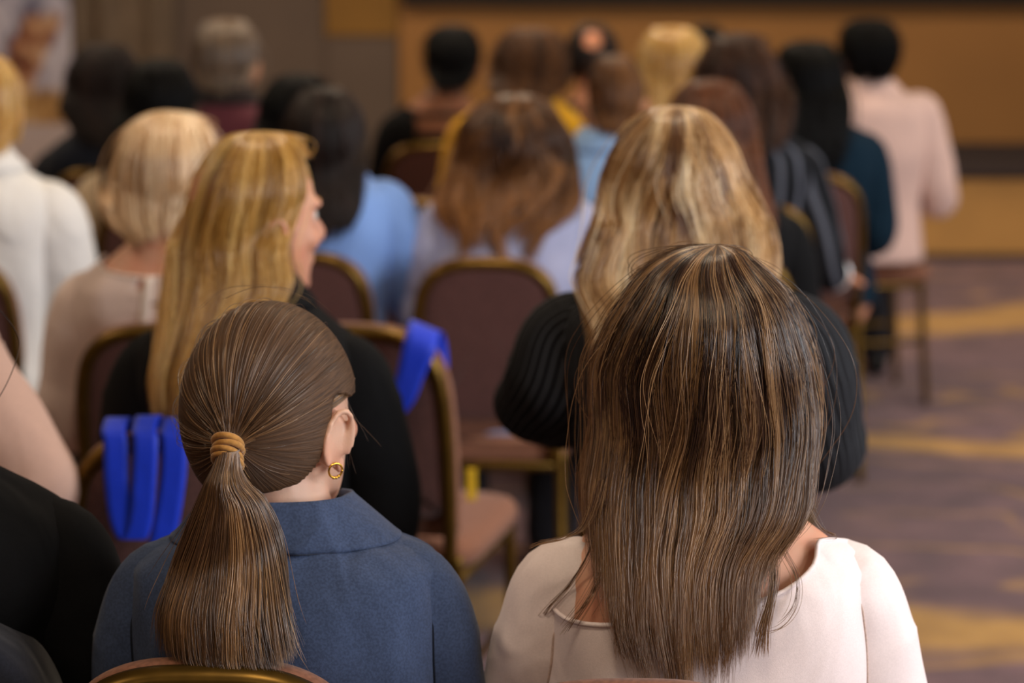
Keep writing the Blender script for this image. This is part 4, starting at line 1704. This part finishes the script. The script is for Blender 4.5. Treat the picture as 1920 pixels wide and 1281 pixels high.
P['pinstripe'] = build_person(dict(
    key='pinstripe', Y=3.30, head=(1268, 198), tx=1290, sw=.185, voxel=.0085, skin=SK_PALE, hs=1.06, zs_drop=.272, pad=.5, top_name='jacket', top_mat=F_pin, neck='vee',
    collar=('blazer', None), hair_mats=HM['sandy'], sleeve_r=1.2, arms={'R': ((.212, .07, -.24), (.07, .30, -.26)), 'L': ((.205, .11, -.18), (.05, .30, -.21))},
    label='person with wavy sandy-blonde hair in a black pinstripe jacket'))
hair_fall(P['pinstripe'], [(198, 1262, 1274), (203, 1225, 1310), (225, 1192, 1342), (265, 1163, 1370), (330, 1140, 1395), (400, 1124, 1424), (460, 1108, 1436), (520, 1094, 1432), (580, 1115, 1420), (640, 1125, 1400)],
          lambda d: -np.interp(d, [0, .8, 1.3, 1.8, 3.2], [.30, .31, .345, .28, .27]), 9000, .0006, clumps=110, wave=(.010, 34), jitter=.005,
          layer=(.86, 1.03), seed=13, messy=1.0, streak=.32, endvar=.12)

P['beigearm'] = build_person(dict(
    key='beigearm', Y=3.27, head=(-300, 130), tx=-308, sw=.17, skin=SK_MID, zs_drop=.28, top_name='vest', top_mat=F_black, sleeve_mat=F_beige, neck='round', hair_mats=HM['brown'],
    sleeve_r=1.2, arms={'R': ((.275, .0, -.30), (.15, .24, -.38))}, label='person at left edge in a black vest with rose-beige sleeves'))
hair_fall(P['beigearm'], auto_levels(.088), zend_const(.22, .2), 4000, .0006, seed=6)

# ================================================================== third row
P['bob'] = build_person(dict(
    key='bob', Y=4.27, head=(315, 208), tx=308, sw=.165, voxel=.008, skin='e2ab8d', hs=1.03, zs_drop=.285, top_name='blouse', top_mat=F_cream, neck='scoop', trim_mat=F_creamtrim,
    hair_mats=HM['ash'], sleeve_r=1.1, holes=[lambda x, y, z: (y < 0) & (np.abs(x + .028 + .12 * z) < .008) & (z > -.06) & (z < .012)],
    label='person with a pale blonde bob in a sheer blush blouse'))
hair_fall(P['bob'], [(208, 310, 320), (211, 285, 345), (222, 258, 372), (245, 236, 390), (285, 221, 404), (335, 213, 412), (380, 212, 411), (410, 217, 402), (440, 235, 385)],
          lambda d: -np.interp(d, [0, 1.2, 2.2, 3.2], [.205, .215, .215, .21]), 4000, .0012, clumps=120, jitter=.003, curl_in=.28, layer=(.92, 1.01), seed=14, shell_end=.9)
# white button placket on the blouse back
p = P['bob']
zz = np.linspace(p.zs - .012, p.zs - .15, 14)
xx = np.linspace(-.012, -.030, 14)
yy = torso_back_y(p, xx, zz, p.shirt_off + .004)
V, f, uv = tube(yawed(p, np.stack([xx, yy, zz], 1)), .0085, n=8, ry=.0015, sub=False, up=(1, 0, 0))
MB().add(V, f, uv).build('placket', F_creamtrim, p.g)

# ================================================================== fourth row
P['whiteshirt'] = build_person(dict(
    key='whiteshirt', Y=5.1, head=(-42, 98), tx=-48, sw=.18, skin=SK_MID, zs_drop=.27, top_name='shirt', top_mat=F_white, neck='round', collar=('stand', None), hair_mats=HM['golden'], fat=1.1,
    sleeve_r=1.25, folds=1.6, label='person in a crumpled white shirt at the left edge, golden hair cut by the frame'))
hair_fall(P['whiteshirt'], auto_levels(.088), zend_const(.21, .19), 2500, .0012, seed=7)
P['skyblazer'] = build_person(dict(
    key='skyblazer', Y=5.1, head=(607, 163), tx=592, sw=.165, pad=.8, skin=SK_MID, zs_drop=.245, top_name='blazer', top_mat=F_sky, neck='vee', collar=('blazer', None), hair_mats=HM['darkbrown'],
    sleeve_r=1.15, lean=.03, arms={'R': ((.212, .05, -.26), (.16, .26, -.14))}, label='person with dark hair in a light blue blazer'))
hair_fall(P['skyblazer'], [(163, 602, 612), (167, 575, 640), (190, 553, 664), (230, 540, 678), (300, 536, 684), (380, 540, 674), (460, 560, 645)], zend_const(.30, .26), 3500, .0012, seed=15)
P['lavender'] = build_person(dict(
    key='lavender', Y=5.1, head=(965, 177), tx=952, sw=.165, hyaw=-.55, hpitch=-.25, skin=SK_MID, zs_drop=.232, top_name='shirt', top_mat=F_lav, neck='round', collar=('stand', None), fat=1.1,
    hair_mats=HM['brown'], sleeve_r=1.15, lean=.02, label='person with wavy brown hair in a lavender-white shirt, head bowed'))
hair_fall(P['lavender'], [(177, 958, 970), (181, 925, 1005), (203, 892, 1036), (240, 866, 1060), (290, 852, 1074), (340, 838, 1080), (385, 822, 1078), (440, 840, 1010)],
          lambda d: -np.interp(d, [0, .8, 1.5, 3.2], [.30, .285, .25, .2]), 3000, .0014, clumps=70, wave=(.013, 36), seed=16, endvar=.14, messy=1.0, jitter=.005, streak=.3, open_half=.8)
P['auburn'] = build_person(dict(
    key='auburn', Y=5.1, head=(1333, 148), tx=1350, sw=.17, skin=SK_PALE, zs_drop=.28, top_name='jacket', top_mat=F_black, neck='vee', hair_mats=HM['auburn'],
    label='person with long auburn hair in black, behind the pinstripe jacket'))
hair_fall(P['auburn'], [(148, 1328, 1338), (153, 1295, 1368), (180, 1268, 1394), (230, 1252, 1412), (320, 1248, 1420), (420, 1255, 1445), (520, 1270, 1440)], zend_const(.38, .30), 4000, .0012, wave=(.006, 28), seed=17)

# ================================================================== fifth row
P['striped'] = build_person(dict(
    key='striped', Y=5.95, head=(1385, 62), tx=1405, sw=.165, skin=SK_MID, zs_drop=.285, pad=.5, top_name='jacket', top_mat=F_stripe, neck='vee', hair_mats=HM['umber'],
    arms={'R': ((.225, .0, -.32), (.262, .14, -.36))}, label='person with brown hair in a dark grey striped jacket and silver watch'))
hair_fall(P['striped'], [(62, 1380, 1390), (66, 1352, 1418), (90, 1324, 1440), (140, 1303, 1462), (200, 1296, 1476), (245, 1315, 1474), (300, 1340, 1440)], zend_const(.28, .25), 3500, .0013, wave=(.006, 26), seed=18)
# wrist watch
p = P['striped']
s_, a_, b_, c_, m_, E_, fm_, W_ = arm_paths(p)['R']
d_ = (W_ - fm_) / np.linalg.norm(W_ - fm_)
wc = yawed(p, W_ + d_ * .004)
dd = yawed(p, d_)
u_ = np.cross(dd, [0, 0, 1.0])
u_ /= np.linalg.norm(u_)
v_ = np.cross(dd, u_)
rg = [wc + .044 * (math.cos(t) * u_ + math.sin(t) * v_) for t in np.linspace(0, 2 * math.pi, 25)]
m_silver = plain('polished_steel', 'f8f8f8', .25, .35, nscale=5, var=.02)
wt = MB().add(*tube(rg, .006, n=8, seg=48, cap=False, ry=.003)).build('watch', m_silver, p.e)
MB().add(*ellipsoid(wc + np.array([.0, -.040, .022]), (.020, .010, .020), 16, 8)).build('watch_face', m_silver, wt)

P['cardigan'] = build_person(dict(
    key='cardigan', Y=5.95, head=(300, 110), tx=302, sw=.175, skin=SK_MID, zs_drop=.285, top_name='cardigan', top_mat=F_cardi, neck='vee', hair_mats=HM['black'], sleeve_r=1.15,
    label='person with long straight black hair in a cream cardigan behind the blonde bob'))
hair_fall(P['cardigan'], [(110, 295, 305), (114, 270, 330), (138, 248, 352), (185, 236, 365), (250, 226, 366), (330, 200, 345), (440, 190, 330), (480, 200, 320)], zend_const(.46, .34), 3000, .0013, seed=19)
P['blackhair'] = build_person(dict(
    key='blackhair', Y=5.95, head=(555, 138), tx=552, sw=.165, skin=SK_MID, zs_drop=.27, top_name='top', top_mat=F_dark, neck='round', hair_mats=HM['black'],
    label='person with black hair left of the light blue blazer'))
hair_fall(P['blackhair'], [(138, 550, 560), (142, 525, 590), (165, 503, 610), (210, 488, 624), (270, 484, 628), (340, 490, 615)], zend_const(.28, .26), 3000, .0013, seed=20)
P['denim'] = build_person(dict(
    key='denim', Y=5.95, head=(1152, 103), tx=1120, sw=.16, skin=SK_MID, zs_drop=.265, top_name='shirt', top_mat=F_denim, neck='round', collar=('stand', None), hair_mats=HM['curlbrown'],
    label='person with short brown hair in a denim-blue shirt'))
hair_fall(P['denim'], [(103, 1148, 1156), (106, 1128, 1178), (122, 1112, 1192), (155, 1103, 1202), (195, 1105, 1200), (230, 1120, 1185), (250, 1128, 1178)], zend_const(.185, .17), 3000, .0013, seed=21, curl_in=.2)

# ================================================================== sixth row
P['curly'] = build_person(dict(
    key='curly', Y=6.72, head=(195, 84), tx=200, sw=.175, skin=SK_MID, zs_drop=.29, top_name='sweater', top_mat=F_navy, neck='round', hair_mats=HM['darkbrown'],
    label='person with curly dark brown hair in navy, beside the picture banner'))
hair_fall(P['curly'], [(84, 190, 200), (87, 165, 225), (108, 145, 246), (150, 130, 260), (195, 130, 262), (230, 145, 250), (260, 160, 235)], zend_const(.26, .24), 3000, .0014, curl=.006, seed=22, jitter=.008)
P['maroon'] = build_person(dict(
    key='maroon', Y=6.95, head=(423, 34), tx=424, sw=.18, hs=1.1, skin=SK_MID, zs_drop=.27, top_name='sweater', top_mat=F_maroon, neck='round', collar=('stand', F_dark), hair_mats=HM['grey'],
    label='person with greying hair in a maroon sweater, farthest back on the left'))
hair_fall(P['maroon'], [(34, 419, 427), (37, 395, 450), (55, 375, 470), (85, 364, 482), (115, 364, 483), (140, 372, 474), (165, 385, 462)], zend_const(.20, .17), 3000, .0013, seed=23)
P['yellow'] = build_person(dict(
    key='yellow', Y=6.72, head=(995, 56), tx=964, sw=.175, hyaw=-.6, skin=SK_MID, zs_drop=.225, top_name='sweater', top_mat=F_yellow, neck='round', hair_mats=HM['curlbrown'],
    label='person with fluffy curly brown hair in a bright yellow top'))
hair_fall(P['yellow'], [(56, 990, 1000), (59, 962, 1030), (80, 940, 1050), (115, 927, 1060), (155, 926, 1062), (185, 938, 1056), (210, 955, 1040)], zend_const(.22, .16), 4000, .0013, curl=.007, seed=24, jitter=.008, open_half=1.0)
P['blond2'] = build_person(dict(
    key='blond2', Y=6.72, head=(1262, 50), tx=1262, sw=.165, skin=SK_PALE, zs_drop=.29, top_name='top', top_mat=F_dark, neck='round', hair_mats=HM['golden'],
    label='person with golden wavy hair far back behind the sandy blonde'))
hair_fall(P['blond2'], [(50, 1258, 1266), (53, 1230, 1294), (75, 1208, 1316), (120, 1196, 1330), (170, 1194, 1330), (230, 1205, 1315)], zend_const(.28, .24), 3500, .0013, wave=(.008, 34), seed=25)
P['teal'] = build_person(dict(
    key='teal', Y=6.72, head=(1518, 76), tx=1540, sw=.165, hyaw=.2, skin=SK_MID, zs_drop=.28, pad=.6, top_name='jacket', top_mat=F_teal, neck='vee', hair_mats=HM['black'],
    label='person with long straight black hair in a dark teal jacket'))
hair_fall(P['teal'], [(76, 1513, 1523), (79, 1486, 1548), (98, 1464, 1568), (135, 1460, 1580), (200, 1468, 1584), (270, 1478, 1582), (330, 1490, 1570)], zend_const(.36, .28), 3000, .0014, seed=26)

# ================================================================== seventh row
P['openback'] = build_person(dict(
    key='openback', Y=7.45, head=(848, 48), tx=814, sw=.168, skin='8a5a3c', zs_drop=.265, top_name='dress', top_mat=F_black, neck='scoop', hair_mats=HM['black'],
    holes=[lambda x, y, z: (y < 0) & (np.abs(x) < .085) & (z > -.075) & (z < -.02),
           lambda x, y, z: (y < 0) & (np.abs(x - .02) < .02 + .10 * np.clip(-z - .10, 0, 1)) & (z < -.11) & (z > -.42)],
    label='person with short black hair in a black open-backed dress'))
hair_fall(P['openback'], [(48, 844, 852), (51, 822, 876), (66, 806, 890), (92, 799, 897), (118, 801, 895), (145, 812, 884), (160, 822, 872)], zend_const(.195, .17), 3000, .0013, seed=27, curl=.003)
P['bald'] = build_person(dict(
    key='bald', Y=7.55, head=(1110, 44), tx=1112, sw=.185, skin='c88a66', hair_gap=.006, zs_drop=.29, top_name='sweater', top_mat=F_dark, neck='round', hair_mats=HM['darkbrown'],
    label='person with a bald patch in dark hair, between yellow top and denim shirt'))
hair_fall(P['bald'], auto_levels(.080), zend_const(.18, .15), 2500, .0013, seed=28, layer=(.96, 1.02),
          hole=lambda r: (r[..., 1] < .02) & ((r[..., 0] / .034) ** 2 + ((r[..., 2] + .052) / .026) ** 2 < 1))
P['darkfar'] = build_person(dict(
    key='darkfar', Y=7.55, head=(1322, 45), tx=1322, sw=.175, skin=SK_MID, zs_drop=.29, top_name='top', top_mat=F_dark, neck='round', hair_mats=HM['black'],
    label='person with black hair just showing behind the striped jacket'))
hair_fall(P['darkfar'], auto_levels(.078), zend_const(.2, .18), 4000, .0009, seed=29)
P['pinkman'] = build_person(dict(
    key='pinkman', Y=7.55, head=(1630, 36), tx=1640, sw=.182, skin='6a4330', zs_drop=.272, pad=.8, top_name='jacket', top_mat=F_pink, neck='vee', collar=('blazer', None), hair_mats=HM['black'], lean=.02, fat=1.15,
    sleeve_r=1.15, arms={'R': ((.242, .0, -.33), (.16, .26, -.30))}, label='person with short black hair in a dusty pink jacket by the aisle'))
hair_fall(P['pinkman'], [(36, 1626, 1634), (39, 1600, 1660), (55, 1583, 1677), (85, 1577, 1684), (112, 1581, 1680), (138, 1592, 1668), (155, 1600, 1660)], zend_const(.195, .17), 3000, .0013, seed=30, curl=.003)

# ================================================================== chairs
def chair_for(key, label, dx=0.0, rz=0.0, back=.18):
    q = P[key]
    return chair(0, 0, rz, label, (q.base[0] + dx, q.Y - back))


chair(382, 1231, -.03, 'gold-framed chair under the slate-blue blazer, its rail at the bottom edge')
chair(1185, 1272, 0.0, 'gold-framed chair under the pale pink blouse, barely showing')
cl = chair_for('blackleft', 'gold-framed chair at the bottom left corner under a dark coat', -.02)
cB = chair(325, 800, -.04, 'gold-framed chair hung with three blue straps behind the ponytail')
chair(1306, 849, 0.0, 'gold-framed chair under the black pinstripe jacket')
chair_for('beigearm', 'gold-framed chair at the left edge under the rose-beige sleeves')
chair(300, 598, 0.0, 'gold-framed chair under the blush blouse of the blonde bob')
cD = chair(672, 600, -.24, 'empty gold-framed chair with one blue strap over its corner')
chair(912, 475, -.02, 'gold-framed chair under the lavender-white shirt, back fully visible')
chair(556, 462, -.08, 'gold-framed chair under the light blue blazer')
chair(-118, 468, 0.0, 'gold-framed chair under the white shirt at the left edge')
chair_for('auburn', 'gold-framed chair under the auburn-haired person')
chair_for('striped', 'gold-framed chair under the dark grey striped jacket')
chair_for('cardigan', 'gold-framed chair under the cream cardigan')
chair_for('blackhair', 'gold-framed chair left of the light blue blazer')
chair(768, 366, 0.0, 'empty gold-framed chair between the light blue blazer and the lavender shirt')
chair_for('denim', 'gold-framed chair under the denim-blue shirt')
chair_for('curly', 'gold-framed chair under the navy sweater')
chair_for('maroon', 'gold-framed chair under the maroon sweater')
chair_for('yellow', 'gold-framed chair under the bright yellow top')
chair_for('blond2', 'gold-framed chair under the far golden wavy hair')
chair(1520, 318, 0.0, 'gold-framed chair by the aisle under the dark teal jacket')
chair_for('openback', 'gold-framed chair under the black open-backed dress')
chair_for('bald', 'gold-framed chair under the person with the bald patch')
chair_for('darkfar', 'gold-framed chair under the far black-haired person')
q = P['pinkman']
chair(0, 0, -1.45, 'gold-framed chair turned sideways under the dusty pink jacket', (q.base[0] - .32, q.Y + .03))

# ================================================================== straps, coat, small things
m_blue = fabric('royal_blue_satin_strap', '0634cc', .55, .1, .25, 900, .4, var=.08)


def ribbon(name, pts, width, mat, label, cat, parent=None, wdir=(1, 0, 0), group=None):
    """flat strap along world points, its width along wdir (blended per point if a list)"""
    pts = np.asarray(pts, float)
    n = 8 * (len(pts) - 1) + 1
    Pth = catmull(pts, n)
    wd = np.asarray(wdir, float)
    if wd.ndim == 1:
        wd = np.tile(wd, (len(pts), 1))
    Wd = catmull(wd, n)
    Wd /= np.linalg.norm(Wd, axis=1)[:, None]
    base = Pth[np.argmin(Pth[:, 2])].copy()
    k = 5
    V = np.stack([Pth - base + Wd * width * (j / (k - 1) - .5) for j in range(k)], 1).reshape(-1, 3)
    uv = np.stack([np.tile(np.arange(k) * .01, n), np.repeat(np.linspace(0, 1, n), k)], 1)
    o = MB().add(V, grid_faces(n, k, False), uv).build(name, mat, parent, True, [('SOLIDIFY', dict(thickness=.0014, offset=0))])
    o.location = base
    if parent is None:
        tag(o, label, cat, group)
    return o


def drape(px_list, Yb, ztop=.925, front=.10):
    """points: over the rail from the front side, then down the rear following pixels"""
    x0 = at(px_list[0][0], px_list[0][1], Yb)[0]
    pts = [(x0, Yb + .075, ztop - front), (x0, Yb + .072, ztop - .02), (x0, Yb + .03, ztop + .012), (x0, Yb - .018, ztop + .004)]
    for (a_, b_, off) in px_list[1:]:
        q = at(a_, b_, Yb - off)
        pts.append(tuple(q))
    return pts


YB_ = at_z(325, 800, .93)[1]
ribbon('strap', drape([(217, 800), (217, 835, .03), (218, 900, .035), (228, 975, .035), (246, 1012, .036), (262, 985, .038), (270, 900, .040), (273, 830, .036)], YB_)
       + [(at(275, 806, YB_)[0], YB_ - .02, .932), (at(276, 806, YB_)[0], YB_ + .03, .938), (at(277, 806, YB_)[0], YB_ + .075, .86)], .036, m_blue,
       'royal blue strap looped over the chair rail left of the ponytail', 'strap', group='blue straps on chairs')
ribbon('strap', drape([(328, 797), (327, 835, .03), (324, 900, .034), (312, 980, .036), (300, 1030, .036), (292, 1080, .036)], YB_), .038, m_blue,
       'royal blue strap hanging straight down beside the ponytail', 'strap', group='blue straps on chairs')
ribbon('strap', [tuple(at(119, 880, YB_ + .02)), tuple(at(121, 930, YB_ - .005)), tuple(at(140, 1000, YB_ - .03)), tuple(at(185, 1050, YB_ - .035)), tuple(at(240, 1090, YB_ - .035)), tuple(at(290, 1110, YB_ - .035))],
       .026, m_blue, 'royal blue strap slung round the left side of the chair', 'strap', wdir=[(0, 1, .2), (.3, .6, .6), (.6, 0, .8), (.5, 0, .9), (.3, 0, 1), (.2, 0, 1)], group='blue straps on chairs')
# strap over the corner of the empty chair
YD = at_z(780, 610, .93)[1]
ribbon('strap', [tuple(at(812, 700, YD + .07)), tuple(at(806, 625, YD + .06)), tuple(at(797, 612, YD + .01)), tuple(at(790, 640, YD - .035)), tuple(at(772, 700, YD - .045)), tuple(at(748, 760, YD - .05)), tuple(at(725, 800, YD - .05))],
       .060, m_blue, 'royal blue strap over the corner of the empty chair', 'strap', wdir=[(1, 0, .3), (1, 0, -.3), (1, 0, -.45), (1, 0, -.4), (1, 0, .3), (1, 0, .3), (.8, 0, .5)], group='blue straps on chairs')
# yellow tag on the empty seat
m_tag = plain('yellow_card', 'd8b21c', .6)
c = at_z(884, 935, .492)
mb = MB().add(*box(-.010, .010, -.004, .004, 0, .065))
o = mb.build('card', m_tag, None, False, [('BEVEL', dict(width=.001, segments=1))])
o.location = (c[0], c[1], .489)
tag(o, 'small yellow card standing on the empty seat', 'card')
# dark coat over the corner chair
m_coat = fabric('dark_navy_coat', '1d1f29', .9, .2, .6)
mb = pad(-.030, .60, [(.012, -.050), (.0, -.046), (-.004, -.030), (-.006, .0), (-.004, .05), (.0, .066), (.012, .070)], MB())
o = mb.build('coat', m_coat, None)
o.location = cl.location
o.location.z = .004
tag(o, 'dark navy coat draped over the chair in the bottom left corner', 'coat')
